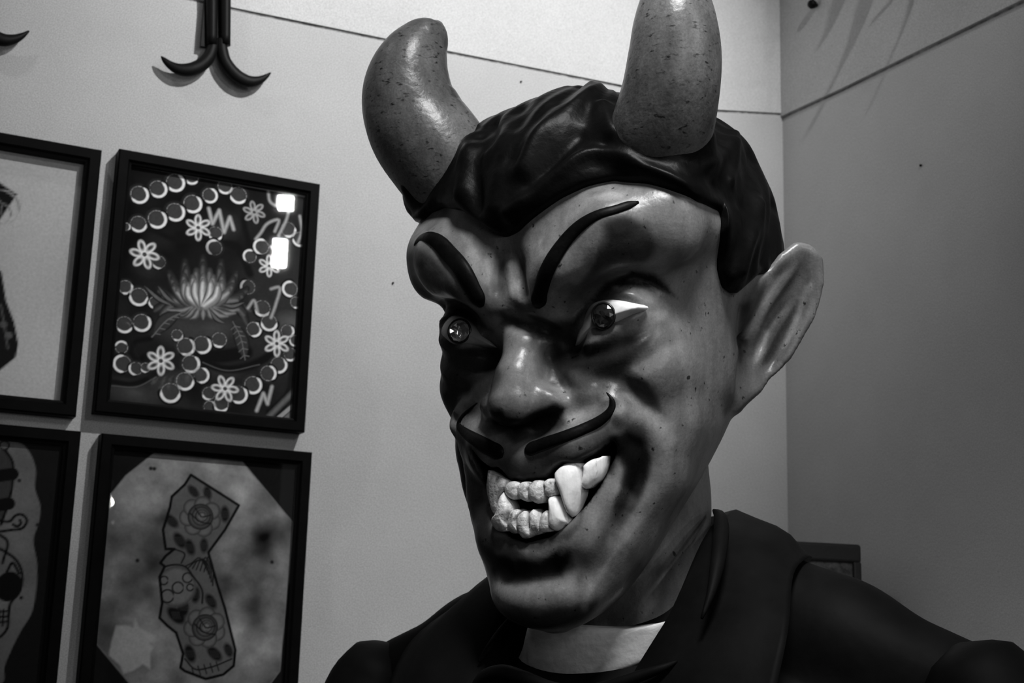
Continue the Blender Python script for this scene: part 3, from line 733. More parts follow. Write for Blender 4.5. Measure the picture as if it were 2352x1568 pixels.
G = Field((-0.012, -0.215, -0.30), (0.185, 0.165, 0.245), H)
def skull(x, y, z):
    zz = np.clip(z, -0.1985, 0.2195)
    a, yf, yb, n = (interp(zz, SEC, c) for c in (1, 2, 3, 4))
    yc = 0.5 * (yf + yb) * 0.6 + 0.4 * (yb - a)
    yc = np.clip(yc, yf + 0.004, yb - 0.004)
    d = np.where(y < yc, yc - yf, yb - yc)
    nn = np.where(y < yc, n, 2.1)
    f = ((np.abs(x) / a)**nn + (np.abs(y - yc) / d)**nn)**(1 / nn)
    g = (f - 1) * np.minimum(a, d)
    over = np.abs(z - zz)
    return np.sqrt(np.maximum(g, 0)**2 + over**2) + np.minimum(np.maximum(g, -1), 0) * (over == 0)
G.apply(G.lo, G.lo + G.h * G.n, skull)
G.F = np.minimum(G.F, 0.2)
# neck
G.chain([(0, 0.012, -0.02, 0.064), (0, 0.004, -0.11, 0.063), (0, -0.006, -0.20, 0.066), (0, -0.01, -0.29, 0.076)], k=0.008)
# mounds that carry the horns
G.ell((0.098, -0.082, 0.150), (0.034, 0.036, 0.040), 'add', 0.022)
# brow lobes, rising outwards
G.chain([(0.020, -0.138, 0.046, 0.014), (0.042, -0.138, 0.066, 0.020), (0.074, -0.126, 0.088, 0.025), (0.104, -0.098, 0.098, 0.026), (0.114, -0.066, 0.094, 0.018)], k=0.016)
G.ell((0.108, -0.100, 0.080), (0.022, 0.020, 0.020), 'add', 0.012)
# forehead between the lobes stays hollow
G.ell((0, -0.168, 0.080), (0.010, 0.020, 0.030), 'cut', 0.014)
# eye sockets
G.ell((0.040, -0.148, 0.010), (0.016, 0.024, 0.015), 'cut', 0.012)
G.ell((0.070, -0.150, 0.040), (0.036, 0.022, 0.016), 'cut', 0.010, ry=-0.25)
# eyeball mound
G.ell((0.066, -0.109, 0.024), (0.033, 0.022, 0.023), 'add', 0.006, ry=-0.3)
# nose
G.chain([(0, -0.124, 0.036, 0.014), (0, -0.136, 0.012, 0.0145), (0, -0.149, -0.012, 0.0160), (0.001, -0.153, -0.029, 0.0205)], k=0.010)
G.ell((0.024, -0.139, -0.032), (0.013, 0.018, 0.012), 'add', 0.010)
# cheeks
G.ell((0.076, -0.094, -0.006), (0.030, 0.034, 0.030), 'add', 0.020, ry=0.4)
G.ell((0.050, -0.112, -0.020), (0.022, 0.026, 0.020), 'add', 0.014)
# upper lip roll, drawn up to the sides
G.chain([(0, -0.136, -0.071, 0.020), (0.036, -0.132, -0.064, 0.019), (0.062, -0.118, -0.050, 0.016), (0.078, -0.100, -0.038, 0.012)], k=0.012)
# lower lip roll and chin
G.chain([(0, -0.136, -0.139, 0.019), (0.034, -0.128, -0.128, 0.018), (0.056, -0.113, -0.103, 0.016), (0.068, -0.100, -0.070, 0.014), (0.074, -0.092, -0.048, 0.012)], k=0.014)
G.ell((0, -0.128, -0.171), (0.040, 0.034, 0.026), 'add', 0.014)
# jaw fold beside the mouth
G.chain([(0.086, -0.078, -0.050, 0.019), (0.076, -0.083, -0.090, 0.016), (0.056, -0.096, -0.130, 0.013), (0.036, -0.112, -0.160, 0.011)], k=0.016)
# mouth opening (x,z outline mirrored), cut backwards
MO = [(0.000, -0.0870), (0.010, -0.0866), (0.021, -0.0862), (0.028, -0.0785), (0.036, -0.0752), (0.043, -0.0765), (0.049, -0.0734), (0.0555, -0.0700), (0.061, -0.0660),
      (0.0690, -0.0610), (0.0680, -0.0680), (0.0620, -0.0800), (0.0560, -0.0920), (0.0480, -0.1040), (0.0390, -0.1150), (0.0325, -0.1210), (0.0214, -0.1275), (0.000, -0.1320)]
def poly_sdf(x, z, P):
    P = np.array(P); d = np.full(np.broadcast(x, z).shape, 9.0, np.float32); ins = np.zeros(d.shape, bool)
    for i in range(len(P)):
        a, b = P[i], P[(i + 1) % len(P)]; e = b - a
        t = np.clip(((x - a[0]) * e[0] + (z - a[1]) * e[1]) / (e @ e + 1e-12), 0, 1)
        d = np.minimum(d, np.sqrt((x - a[0] - t*e[0])**2 + (z - a[1] - t*e[1])**2))
        c = ((a[1] > z) != (b[1] > z)) & (x < (b[0] - a[0]) * (z - a[1]) / (b[1] - a[1] + 1e-12) + a[0])
        ins ^= np.broadcast_to(c, ins.shape)
    return np.where(ins, -d, d)
MOUTH = MO + [(-q[0] * 0.66, q[1]) for q in MO[::-1]]     # the far corner is drawn in
def mouth_cut(x, y, z):
    d = poly_sdf(x, z, MOUTH); back = -0.118 + 9.0 * x * x
    return smax(np.broadcast_to(d, np.broadcast(x, y, z).shape), (y - back), 0.006)
SKULLF = G.F.copy()
# ears: leaf blade with a hollow
E0, E1 = np.array((0.100, -0.006, -0.040)), np.array((0.160, 0.044, 0.084))
eu = nrm(E1 - E0); ew = nrm(np.cross(np.array((0.70, 0.71, 0.0)), eu))      # ew: blade normal (towards the front)
if ew[1] > 0: ew = -ew
ev = np.cross(eu, ew); ev = ev if ev[0] > 0 else -ev
EL = np.linalg.norm(E1 - E0)
def ear(x, y, z):
    X, Y, Z = x - E0[0], y - E0[1], z - E0[2]
    u = (X*eu[0] + Y*eu[1] + Z*eu[2]) / EL; v = X*ev[0] + Y*ev[1] + Z*ev[2]; w = X*ew[0] + Y*ew[1] + Z*ew[2]
    half = np.interp(u, [-0.05, 0.0, 0.15, 0.4, 0.65, 0.85, 0.96, 1.02], [0.001, 0.012, 0.022, 0.029, 0.028, 0.022, 0.014, 0.004]).astype(np.float32)
    mid = np.interp(u, [0, 0.25, 0.5, 0.75, 1], [-0.004, -0.006, -0.003, -0.001, -0.003]).astype(np.float32)
    e = np.abs(v - mid) - half
    bow = 0.006 * ((v - mid) / 0.027)**2
    t = np.abs(w - bow + 0.004) - 0.0075
    end = np.maximum(-u - 0.03, u - 1.0) * EL
    return smax(smax(e * 0.8, t, 0.010), end, 0.008)
def ear_bowl(x, y, z):
    X, Y, Z = x - E0[0], y - E0[1], z - E0[2]
    u = (X*eu[0] + Y*eu[1] + Z*eu[2]) / EL; v = X*ev[0] + Y*ev[1] + Z*ev[2]; w = X*ew[0] + Y*ew[1] + Z*ew[2]
    k0 = np.sqrt(((u - 0.52) / 0.40)**2 + ((v + 0.002) / 0.020)**2 + ((w - 0.006) / 0.010)**2)
    return (k0 - 1) * 0.010
G.apply((0.06, -0.06, -0.08), (0.19, 0.10, 0.125), ear, 'add', 0.012)
G.apply((0.08, -0.06, -0.06), (0.19, 0.10, 0.125), ear_bowl, 'cut', 0.006)
# mirror the half field
i0 = int(round(0.012 / H))
G.lo[0] = -i0 * H
half = G.F
full = np.concatenate([half[:i0:-1], half[i0:]], 0)
FL = np.array((-(half.shape[0] - 1 - i0) * H, G.lo[1], G.lo[2]))
G.F = full; G.n = np.array(full.shape); G.lo = FL; G.ax = [FL[i] + H * np.arange(G.n[i]) for i in range(3)]
G.apply((-0.09, -0.22, -0.15), (0.09, -0.07, -0.04), mouth_cut, 'cut', 0.004)
HV, HQ = nets(G.F, FL, H)
HV = smooth_mesh(HV, HQ, 5)
HN = vnormals(HV, HQ)
def make_bvh():
    return BVHTree.FromPolygons(HV.tolist(), HQ.tolist())
BVH = make_bvh()
def on_skin(P, lift=0.0, n=None):
    """lay a stroke, given as picture points, onto the carved surface"""
    P = np.asarray(P, float)
    if n: P = catmull(np.column_stack([P, np.zeros(len(P))]) if P.shape[1] == 2 else P, n)
    out = []
    for q in P:
        d = hray(q[0], q[1]); loc, no, i, _ = BVH.ray_cast(Vector(CAMH), Vector(d))
        if loc is None:
            loc, no, i, _ = BVH.find_nearest(Vector(CAMH + nrm(d) * 1.1))
        out.append(np.array(loc) + lift * np.array(no))
    return np.array(out)
def mirror_on(P):
    out = []
    for q in P:
        loc, no, i, _ = BVH.find_nearest(Vector((-q[0], q[1], q[2]))); out.append(np.array(loc))
    return np.array(out)
# ---- carving strokes: rows of picture points laid on the surface, mirrored to the other side
def carve(P, h, w, both=True, taper=True, n=24):
    global HV, HN
    A = on_skin(P, n=n)
    for S in ([A, mirror_on(A)] if both else [A]):
        lo, hi = S.min(0) - 3*w, S.max(0) + 3*w
        mk = np.where(np.all((HV > lo) & (HV < hi), 1))[0]
        d, t = seg_dist(HV[mk], S)
        a = h * np.exp(-(d / w)**2)
        if taper: a = a * np.clip(4 * np.minimum(t, 1 - t) + 0.25, 0, 1)
        HV[mk] += HN[mk] * a[:, None]
STROKES = [
    # frown between the brows
    ([(1152, 565), (1144, 640), (1142, 690)], -0.0035, 0.005, False), ([(1190, 585), (1197, 640), (1206, 695)], -0.0040, 0.005, False),
    ([(1172, 590), (1174, 640), (1182, 700)], 0.0035, 0.005, False),
    ([(1150, 735), (1190, 742), (1240, 752), (1290, 775)], -0.0060, 0.0055, False),
    # lid crease, lids and bags
    ([(1325, 750), (1345, 700), (1395, 655), (1465, 635), (1540, 670)], -0.0055, 0.007, True),
    ([(1330, 745), (1352, 700), (1390, 676), (1430, 675), (1490, 695)], 0.0038, 0.0042, True),
    ([(1330, 805), (1385, 775), (1440, 740), (1485, 712)], 0.0026, 0.004, True),
    ([(1312, 822), (1380, 812), (1450, 780), (1510, 745)], -0.0025, 0.005, True),
    ([(1290, 840), (1370, 860), (1460, 840), (1540, 790)], -0.0030, 0.007, True),
    # side of the nose, nostril wing
    ([(1262, 790), (1272, 845), (1290, 880), (1310, 915)], -0.0050, 0.006, True),
    ([(1215, 880), (1260, 905), (1296, 925), (1285, 945)], 0.0022, 0.006, True),
    ([(1150, 985), (1220, 990), (1300, 955)], -0.0040, 0.007, False),
    # cheek edge and the drawn-up lip corner
    ([(1330, 885), (1400, 872), (1460, 900), (1520, 960)], -0.0045, 0.007, True),
    ([(1375, 930), (1412, 915), (1425, 940), (1400, 965)], 0.0040, 0.006, True),
    ([(1415, 990), (1455, 1003), (1480, 1040), (1475, 1095), (1448, 1160), (1415, 1225)], -0.0055, 0.008, True),
    ([(1500, 960), (1535, 1030), (1520, 1110), (1460, 1220), (1400, 1310)], 0.0030, 0.012, True),
    # chin hollow
    ([(1145, 1312), (1200, 1328), (1270, 1322), (1320, 1295)], -0.0060, 0.010, False),
    # ear folds
    ([(1712, 690), (1704, 750), (1702, 810)], -0.0040, 0.006, False), ([(1722, 800), (1752, 722), (1800, 650), (1835, 600)], 0.0030, 0.004, False),
    ([(1738, 815), (1775, 745), (1815, 690)], -0.0022, 0.0035, False), ([(1740, 850), (1775, 775), (1830, 690)], 0.0022, 0.003, False),
    ([(1760, 855), (1800, 790), (1845, 690)], -0.0032, 0.005, False), ([(1775, 865), (1825, 780), (1860, 680), (1864, 610)], 0.0022, 0.0035, False),
    # temple hollow
    ([(1560, 600), (1580, 680), (1570, 760)], -0.0030, 0.018, True),
]
for P, h, w, both in STROKES: carve(P, h, w, both)
HN = vnormals(HV, HQ)
BVH = make_bvh()

# ---- paint: grey value per vertex
paint = np.full(len(HV), 0.150)
def brush(P, w, val, both=True, amount=1.0, n=20, hard=2.0, ends=0.3):
    A = on_skin(P, n=n) if len(P[0]) == 2 else np.asarray(P)
    for S in ([A, mirror_on(A)] if both else [A]):
        d, t = seg_dist(HV, S)
        a = np.exp(-(d / w)**hard) * amount * np.clip(np.minimum(t, 1 - t) / ends + 0.4, 0, 1)
        paint[:] = paint * (1 - a) + val * a
view = CAMH - HV; view /= np.linalg.norm(view, axis=1)[:, None]
facing = np.sum(HN * view, 1) > -0.05
qv = HV @ HR.T + HT
VPX = np.stack([CX + FPX * qv[:, 0] / -qv[:, 2], CY - FPX * qv[:, 1] / -qv[:, 2]], 1)
fx = RNG.normal(size=(24, 3)) * 160; fp = RNG.uniform(0, 6.28, 24)
ragged = np.sum(np.sin(HV @ fx.T + fp), 1) / 5.0               # uneven brush edge
def fill(P, val, soft=8.0, amount=1.0, rag=3.0, deep=0.2):
    """patch of brushed paint: outline given as picture points, laid on the side that faces them"""
    P = np.array(P, float); lo, hi = P.min(0) - 4*soft, P.max(0) + 4*soft
    mk = np.where(facing & np.all((VPX > lo) & (VPX < hi), 1) & (HV[:, 1] < deep))[0]
    d = poly2(VPX[mk, 0], VPX[mk, 1], P) + rag * ragged[mk]
    a = amount / (1 + np.exp(np.clip((d - 2.0) / (soft * 0.32), -30, 30)))
    paint[mk] = paint[mk] * (1 - a) + val * a
FILLS = [  # airbrushed patches, with shade under brow, nose, lip and chin painted in
    # ear, slightly darker colour with streaks
    ([(1700, 690), (1780, 610), (1850, 570), (1890, 590), (1880, 660), (1820, 810), (1700, 950), (1670, 940), (1690, 800)], 0.055, 16, 0.85, 3),
    ([(1700, 700), (1730, 690), (1715, 790), (1700, 830), (1690, 780)], 0.02, 10, 0.9, 3), ([(1745, 840), (1785, 750), (1830, 690), (1815, 750), (1770, 830)], 0.03, 8, 0.85, 3),
    ([(1660, 915), (1680, 870), (1690, 930), (1665, 950)], 0.03, 12, 0.8, 3),
    # brow
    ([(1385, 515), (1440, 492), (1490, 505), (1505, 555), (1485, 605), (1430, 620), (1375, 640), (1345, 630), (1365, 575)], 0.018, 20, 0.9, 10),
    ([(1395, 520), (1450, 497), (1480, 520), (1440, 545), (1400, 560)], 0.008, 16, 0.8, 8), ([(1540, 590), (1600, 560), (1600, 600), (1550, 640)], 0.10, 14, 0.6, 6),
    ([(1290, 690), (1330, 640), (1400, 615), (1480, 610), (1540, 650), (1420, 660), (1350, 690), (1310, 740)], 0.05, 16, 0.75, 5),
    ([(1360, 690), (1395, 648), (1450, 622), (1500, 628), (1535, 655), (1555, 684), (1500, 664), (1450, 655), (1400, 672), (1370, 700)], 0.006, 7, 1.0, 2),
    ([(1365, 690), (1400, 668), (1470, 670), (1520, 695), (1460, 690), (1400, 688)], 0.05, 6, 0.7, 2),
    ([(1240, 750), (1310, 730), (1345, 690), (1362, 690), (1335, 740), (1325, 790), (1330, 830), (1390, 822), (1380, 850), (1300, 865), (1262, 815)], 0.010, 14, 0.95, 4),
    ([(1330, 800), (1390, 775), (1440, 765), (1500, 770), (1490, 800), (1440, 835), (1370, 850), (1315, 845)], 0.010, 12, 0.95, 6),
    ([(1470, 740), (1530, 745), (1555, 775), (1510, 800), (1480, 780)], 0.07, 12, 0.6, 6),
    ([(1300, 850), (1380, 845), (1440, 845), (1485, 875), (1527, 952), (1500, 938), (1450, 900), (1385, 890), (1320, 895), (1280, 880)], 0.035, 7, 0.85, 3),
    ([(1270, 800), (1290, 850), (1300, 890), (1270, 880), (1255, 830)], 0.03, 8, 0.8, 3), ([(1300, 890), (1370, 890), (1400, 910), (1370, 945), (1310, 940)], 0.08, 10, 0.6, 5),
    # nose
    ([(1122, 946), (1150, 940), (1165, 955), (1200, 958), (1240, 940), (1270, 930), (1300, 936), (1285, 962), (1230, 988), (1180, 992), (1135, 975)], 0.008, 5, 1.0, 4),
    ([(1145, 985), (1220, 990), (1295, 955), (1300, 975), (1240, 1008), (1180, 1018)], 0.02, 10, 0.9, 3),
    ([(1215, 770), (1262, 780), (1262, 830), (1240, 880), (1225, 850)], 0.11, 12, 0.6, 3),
    # lips and mouth surround
    ([(1125, 1060), (1190, 1050), (1300, 1025), (1395, 985), (1425, 1005), (1400, 1035), (1330, 1065), (1280, 1075), (1265, 1103), (1180, 1108), (1110, 1085)], 0.060, 9, 0.9, 3),
    ([(1120, 1080), (1180, 1090), (1262, 1085), (1290, 1060), (1400, 1022), (1400, 1045), (1270, 1110), (1160, 1110)], 0.012, 7, 0.9, 2),
    ([(1385, 1045), (1400, 1005), (1440, 988), (1480, 1005), (1498, 1050), (1492, 1100), (1462, 1155), (1428, 1200), (1412, 1165), (1430, 1110), (1432, 1075), (1420, 1058), (1408, 1080), (1390, 1115), (1350, 1165), (1330, 1185), (1340, 1140)], 0.005, 9, 1.0, 3),
    ([(1440, 1130), (1455, 1150), (1380, 1270), (1330, 1350), (1320, 1330), (1390, 1210)], 0.045, 12, 0.75, 5),
    ([(1120, 1225), (1200, 1245), (1290, 1222), (1340, 1185), (1350, 1210), (1290, 1262), (1200, 1275), (1125, 1262)], 0.050, 10, 0.85, 4),
    ([(1128, 1272), (1180, 1284), (1240, 1280), (1305, 1255), (1312, 1295), (1292, 1325), (1240, 1338), (1160, 1338), (1138, 1315)], 0.005, 10, 1.0, 4),
    ([(1145, 1390), (1220, 1405), (1320, 1390), (1370, 1385), (1330, 1450), (1190, 1450)], 0.022, 16, 0.9, 5),
    ([(1340, 1300), (1400, 1240), (1500, 1140), (1560, 1080), (1580, 1120), (1480, 1240), (1380, 1350)], 0.11, 22, 0.6, 6),
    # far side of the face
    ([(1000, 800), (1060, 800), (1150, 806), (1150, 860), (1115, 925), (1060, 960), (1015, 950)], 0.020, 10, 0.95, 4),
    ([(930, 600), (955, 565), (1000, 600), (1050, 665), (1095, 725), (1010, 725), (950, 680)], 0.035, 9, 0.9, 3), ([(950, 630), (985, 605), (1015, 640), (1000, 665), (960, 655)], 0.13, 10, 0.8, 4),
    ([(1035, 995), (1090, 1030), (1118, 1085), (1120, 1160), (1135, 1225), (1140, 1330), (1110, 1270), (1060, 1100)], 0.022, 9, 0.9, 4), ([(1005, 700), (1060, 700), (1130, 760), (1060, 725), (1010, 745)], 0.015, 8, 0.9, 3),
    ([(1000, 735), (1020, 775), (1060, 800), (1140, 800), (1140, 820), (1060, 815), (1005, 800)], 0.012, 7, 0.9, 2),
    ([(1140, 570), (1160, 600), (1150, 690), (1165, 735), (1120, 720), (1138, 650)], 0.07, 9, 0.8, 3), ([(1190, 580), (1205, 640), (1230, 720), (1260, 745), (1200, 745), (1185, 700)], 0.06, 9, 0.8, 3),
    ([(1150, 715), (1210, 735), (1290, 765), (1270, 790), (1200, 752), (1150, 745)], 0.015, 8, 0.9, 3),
    # neck: jaw shadow painted under the chin, a lit patch painted beside it
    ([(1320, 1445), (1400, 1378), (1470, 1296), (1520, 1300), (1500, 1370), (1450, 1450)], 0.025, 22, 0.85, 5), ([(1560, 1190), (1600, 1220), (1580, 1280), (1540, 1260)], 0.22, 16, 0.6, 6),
    # lighter streaks: rubbed scuffs, plus highlights painted on cheekbone and jaw edge
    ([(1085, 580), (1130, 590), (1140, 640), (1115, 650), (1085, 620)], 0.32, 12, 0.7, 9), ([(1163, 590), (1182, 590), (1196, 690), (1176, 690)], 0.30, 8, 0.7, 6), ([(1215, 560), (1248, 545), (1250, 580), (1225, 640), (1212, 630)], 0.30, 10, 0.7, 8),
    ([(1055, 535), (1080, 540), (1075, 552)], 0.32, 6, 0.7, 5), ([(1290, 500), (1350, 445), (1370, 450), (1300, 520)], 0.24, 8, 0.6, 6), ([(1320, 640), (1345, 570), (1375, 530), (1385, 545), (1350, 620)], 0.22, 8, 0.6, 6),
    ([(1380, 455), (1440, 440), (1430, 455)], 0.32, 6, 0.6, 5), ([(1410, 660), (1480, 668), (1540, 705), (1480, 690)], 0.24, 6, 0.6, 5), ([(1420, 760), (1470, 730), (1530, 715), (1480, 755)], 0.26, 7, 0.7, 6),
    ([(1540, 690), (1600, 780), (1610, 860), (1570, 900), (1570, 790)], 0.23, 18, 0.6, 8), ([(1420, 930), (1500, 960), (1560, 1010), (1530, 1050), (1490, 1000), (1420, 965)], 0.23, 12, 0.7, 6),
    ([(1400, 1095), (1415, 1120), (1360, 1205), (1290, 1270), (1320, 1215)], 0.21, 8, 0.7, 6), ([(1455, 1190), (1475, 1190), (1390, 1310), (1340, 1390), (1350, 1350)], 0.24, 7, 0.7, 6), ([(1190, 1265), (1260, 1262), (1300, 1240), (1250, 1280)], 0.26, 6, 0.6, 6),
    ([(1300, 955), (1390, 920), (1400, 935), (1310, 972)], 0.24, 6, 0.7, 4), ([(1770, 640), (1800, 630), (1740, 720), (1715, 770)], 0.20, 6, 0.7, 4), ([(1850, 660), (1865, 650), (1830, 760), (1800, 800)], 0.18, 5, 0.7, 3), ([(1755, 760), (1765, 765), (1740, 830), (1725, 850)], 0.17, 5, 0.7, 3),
]
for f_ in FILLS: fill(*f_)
# the nearer brow patches repeat on the hidden far temple and the far ear
far = HV[:, 0] < -0.09
paint[far & ~facing] = 0.12
# inside of the mouth is black
ins = (poly_sdf(HV[:, 0], HV[:, 2], MOUTH) < 0.0015) & (HV[:, 1] > -0.150 + 4 * HV[:, 0]**2) & (HV[:, 1] < -0.08)
paint[ins] = 0.006
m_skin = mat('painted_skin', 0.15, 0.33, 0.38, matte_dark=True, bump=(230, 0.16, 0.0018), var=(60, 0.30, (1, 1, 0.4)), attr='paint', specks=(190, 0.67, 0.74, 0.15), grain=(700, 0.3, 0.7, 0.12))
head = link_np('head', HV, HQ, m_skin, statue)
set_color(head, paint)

# ---- hair cap: boundary loop on the skull, grid from the crown to the boundary
sf = np.concatenate([SKULLF[:i0:-1], SKULLF[i0:]], 0)
SV, SQ = nets(sf, FL, H)
SV = smooth_mesh(SV, SQ, 5)
SBVH = BVHTree.FromPolygons(SV.tolist(), SQ.tolist())
HC = np.array((0.0, -0.01, 0.085))
def skull_hit(px, py):
    loc, no, i, _ = SBVH.ray_cast(Vector(CAMH), Vector(hray(px, py)))
    return np.array(loc) if loc is not None else None
left = [(1160, 547), (1196, 531), (1229, 500), (1290, 457), (1351, 429), (1410, 416), (1480, 422), (1545, 440), (1600, 465), (1640, 481), (1651, 486), (1653, 536), (1649, 580), (1647, 625), (1657, 661), (1679, 676)]
LB = [skull_hit(*p) for p in left] + [np.array(p) for p in ((0.121, -0.020, 0.052), (0.123, 0.000, 0.062), (0.125, 0.018, 0.062), (0.121, 0.044, 0.045), (0.108, 0.070, 0.015), (0.088, 0.085, -0.010), (0.050, 0.088, -0.030), (0.0, 0.088, -0.040))]
RB = [np.array((-q[0], q[1], q[2])) for q in LB[::-1]]
rp = [(962, 527), (976, 506), (992, 490), (1021, 478), (1066, 486), (1090, 502), (1131, 531)]
RV = [skull_hit(*p) for p in rp]
RV = [q for q in RV if q is not None]
nR = len(LB) - 7                                   # mirrored points kept up to where the far brow hides the line
LOOP = LB + RB[1:len(RB) - 11] + [np.array((-0.128, -0.075, 0.125)), np.array((-0.126, -0.098, 0.128))] + RV[1:] + [LB[0]]
def resample(P, n):
    P = np.array(P); d = np.r_[0, np.cumsum(np.linalg.norm(np.diff(P, axis=0), axis=1))]
    t = np.linspace(0, d[-1], n, endpoint=False)
    return np.stack([np.interp(t, d, P[:, k]) for k in range(3)], 1)
NU, NVV = 560, 150
BND = resample(LOOP, NU)
for it in range(2): BND = 0.5 * BND + 0.25 * (np.roll(BND, 1, 0) + np.roll(BND, -1, 0))
crown = nrm((0.0, 0.25, 1.0))
bd = BND - HC; bd /= np.linalg.norm(bd, axis=1)[:, None]
vs = np.linspace(0.0, 1.0, NVV)**0.9
D = np.empty((NVV, NU, 3))
for j, v in enumerate(vs):
    om = np.arccos(np.clip(bd @ crown, -1, 1))[:, None]
    D[j] = (np.sin((1 - v) * om) * crown + np.sin(v * om) * bd) / np.sin(om)
base = np.empty_like(D)
for j in range(NVV):
    for i in range(NU):
        loc, no, k, _ = SBVH.ray_cast(Vector(HC), Vector(D[j, i]))
        base[j, i] = np.array(loc) if loc is not None else HC + D[j, i] * 0.1
arc = np.linalg.norm(base - BND[None], axis=2)
thick = 0.009 * np.clip(1 - np.exp(-arc / 0.004), 0, 1)**0.5
thick[-1] = -0.002
P3 = base.reshape(-1, 3)
disp = np.zeros(len(P3))
def lock(Px, h, w, both=False):
    A = []
    for q in catmull(np.column_stack([np.array(Px, float), np.zeros(len(Px))]), 20):
        s = skull_hit(q[0], q[1])
        if s is not None: A.append(s)
    if len(A) < 2: return
    A = np.array(A)
    for S in ([A, A * np.array((-1, 1, 1))] if both else [A]):
        d, t = seg_dist(P3, S); disp[:] += h * np.exp(-(d / w)**2)
for L_ in [([(1185, 500), (1270, 424), (1368, 369), (1400, 372), (1474, 408), (1560, 440)], 0.006, 0.006), ([(1376, 222), (1310, 280), (1249, 335), (1215, 400)], 0.007, 0.010),
           ([(1139, 339), (1145, 300), (1149, 272), (1160, 250)], -0.006, 0.008), ([(1085, 290), (1050, 325), (1008, 380), (965, 440)], 0.006, 0.008),
           ([(1180, 330), (1170, 400), (1160, 480)], 0.004, 0.010), ([(1110, 300), (1090, 380), (1080, 450)], 0.005, 0.010), ([(1120, 330), (1110, 420), (1115, 480)], -0.004, 0.006),
           ([(1330, 330), (1280, 390), (1230, 440)], -0.005, 0.008), ([(1210, 270), (1190, 330), (1185, 380)], -0.004, 0.010), ([(1300, 260), (1360, 215), (1420, 205)], -0.003, 0.008),
           ([(1385, 270), (1402, 330), (1470, 380), (1545, 410), (1610, 410), (1650, 360), (1660, 310)], 0.006, 0.007), ([(1400, 350), (1480, 385), (1560, 415), (1620, 420)], -0.004, 0.006),
           ([(1648, 310), (1662, 360), (1655, 430)], 0.005, 0.006), ([(1680, 340), (1700, 420), (1690, 480)], -0.004, 0.009), ([(1715, 480), (1712, 520), (1693, 570), (1680, 620)], 0.005, 0.007),
           ([(1755, 420), (1768, 480), (1782, 530), (1790, 570)], 0.005, 0.007), ([(1740, 470), (1745, 540), (1730, 600)], -0.004, 0.007), ([(1670, 500), (1675, 560), (1665, 630)], 0.003, 0.006),
           ([(1710, 360), (1745, 430)], 0.004, 0.006), ([(1000, 440), (985, 470), (960, 500)], -0.004, 0.006)]:
    lock(*L_)
# mirror of the broad mass under the far horn
d = np.linalg.norm(P3 - np.array((-0.118, -0.088, 0.138)), axis=1); disp += 0.004 * np.exp(-(d / 0.03)**2)
d = np.linalg.norm(P3 - np.array((-0.062, -0.070, 0.190)), axis=1); disp += 0.010 * np.exp(-(d / 0.028)**2)
d = np.linalg.norm(P3 - np.array((0.10, 0.10, 0.11)), axis=1); disp += 0.008 * np.exp(-(d / 0.07)**2)
d = np.linalg.norm(P3 - np.array((0.085, 0.045, 0.178)), axis=1); disp += 0.008 * np.exp(-(d / 0.045)**2)
az = np.arctan2(D[..., 0], -D[..., 1]).ravel(); vv = np.repeat(vs, NU)
disp += 0.0006 * np.sin(az * 31 + 9 * vv + 2.2 * np.sin(vv * 9 + az * 3)) * np.clip(arc.ravel() / 0.02, 0, 1)
edge = np.clip(arc.ravel() / 0.007, 0, 1)
rad = thick.ravel() + disp * edge
HAIR = (base.reshape(-1, 3) + D.reshape(-1, 3) * rad[:, None]).reshape(NVV, NU, 3)
Vh = np.concatenate([HAIR[1:].reshape(-1, 3), HAIR[0].mean(0)[None]])
ii = np.arange(NU); jn = (ii + 1) % NU
Qh = np.concatenate([np.stack([j * NU + ii, (j + 1) * NU + ii, (j + 1) * NU + jn, j * NU + jn], 1) for j in range(NVV - 2)])
Qc = np.stack([np.full(NU, len(Vh) - 1), ii, jn, jn], 1)
m_hair = mat('black_hair_paint', 0.003, 0.40, 0.08, bump=(160, 0.25, 0.002), var=(40, 0.5))
me = bpy.data.meshes.new('hair')
me.from_pydata(Vh.tolist(), [], Qh.tolist() + [tuple(q[:3]) for q in Qc.tolist()]); me.update()
me.polygons.foreach_set('use_smooth', np.ones(len(me.polygons), bool)); me.materials.append(m_hair)
hair = bpy.data.objects.new('hair', me); COL.objects.link(hair); hair.parent = statue
hair['label'] = 'black carved hair with swept locks'

# ---- horns
def depth_of(X): return -(HR @ X + HT)[2]
def horn(rows, label):
    A = np.array([np.r_[hp(px, py, y), r * depth_of(hp(px, py, y)) / FPX] for px, py, r, y in rows])
    S = catmull(A, 60)
    # rounded tip
    V, F = tube_vf(S[:, :3], S[:, 3], 48)
    o = link('horn', V, F, m_horn, statue, True); o['label'] = label
    return o
m_horn = mat('horn_paint', 0.10, 0.34, 0.38, bump=(190, 0.22, 0.002), var=(40, 0.55, (1, 1, 0.5)), specks=(150, 0.60, 0.72, 0.10, (1, 1, 2.2), (0.3, 0.2, 0)), grain=(600, 0.3, 0.7, 0.2))
horn([(1075, 440, 108, -0.085), (1040, 400, 118, -0.090), (1004, 353, 121, -0.095), (957, 283, 117, -0.100), (938, 211, 106, -0.103), (950, 143, 86, -0.100), (976, 95, 61, -0.093), (996, 70, 41, -0.088), (1005, 58, 22, -0.085), (1009, 50, 8, -0.084)], 'horn with a pale scuffed streak, farther from the viewer')
horn([(1480, 410, 110, -0.076), (1503, 347, 117, -0.088), (1523, 285, 117, -0.097), (1541, 205, 112, -0.103), (1550, 127, 107, -0.103), (1551, 58, 97, -0.102), (1551, 0, 80, -0.097), (1549, -45, 58, -0.091), (1547, -72, 36, -0.087), (1546, -84, 10, -0.085)], 'upright horn nearer the viewer')

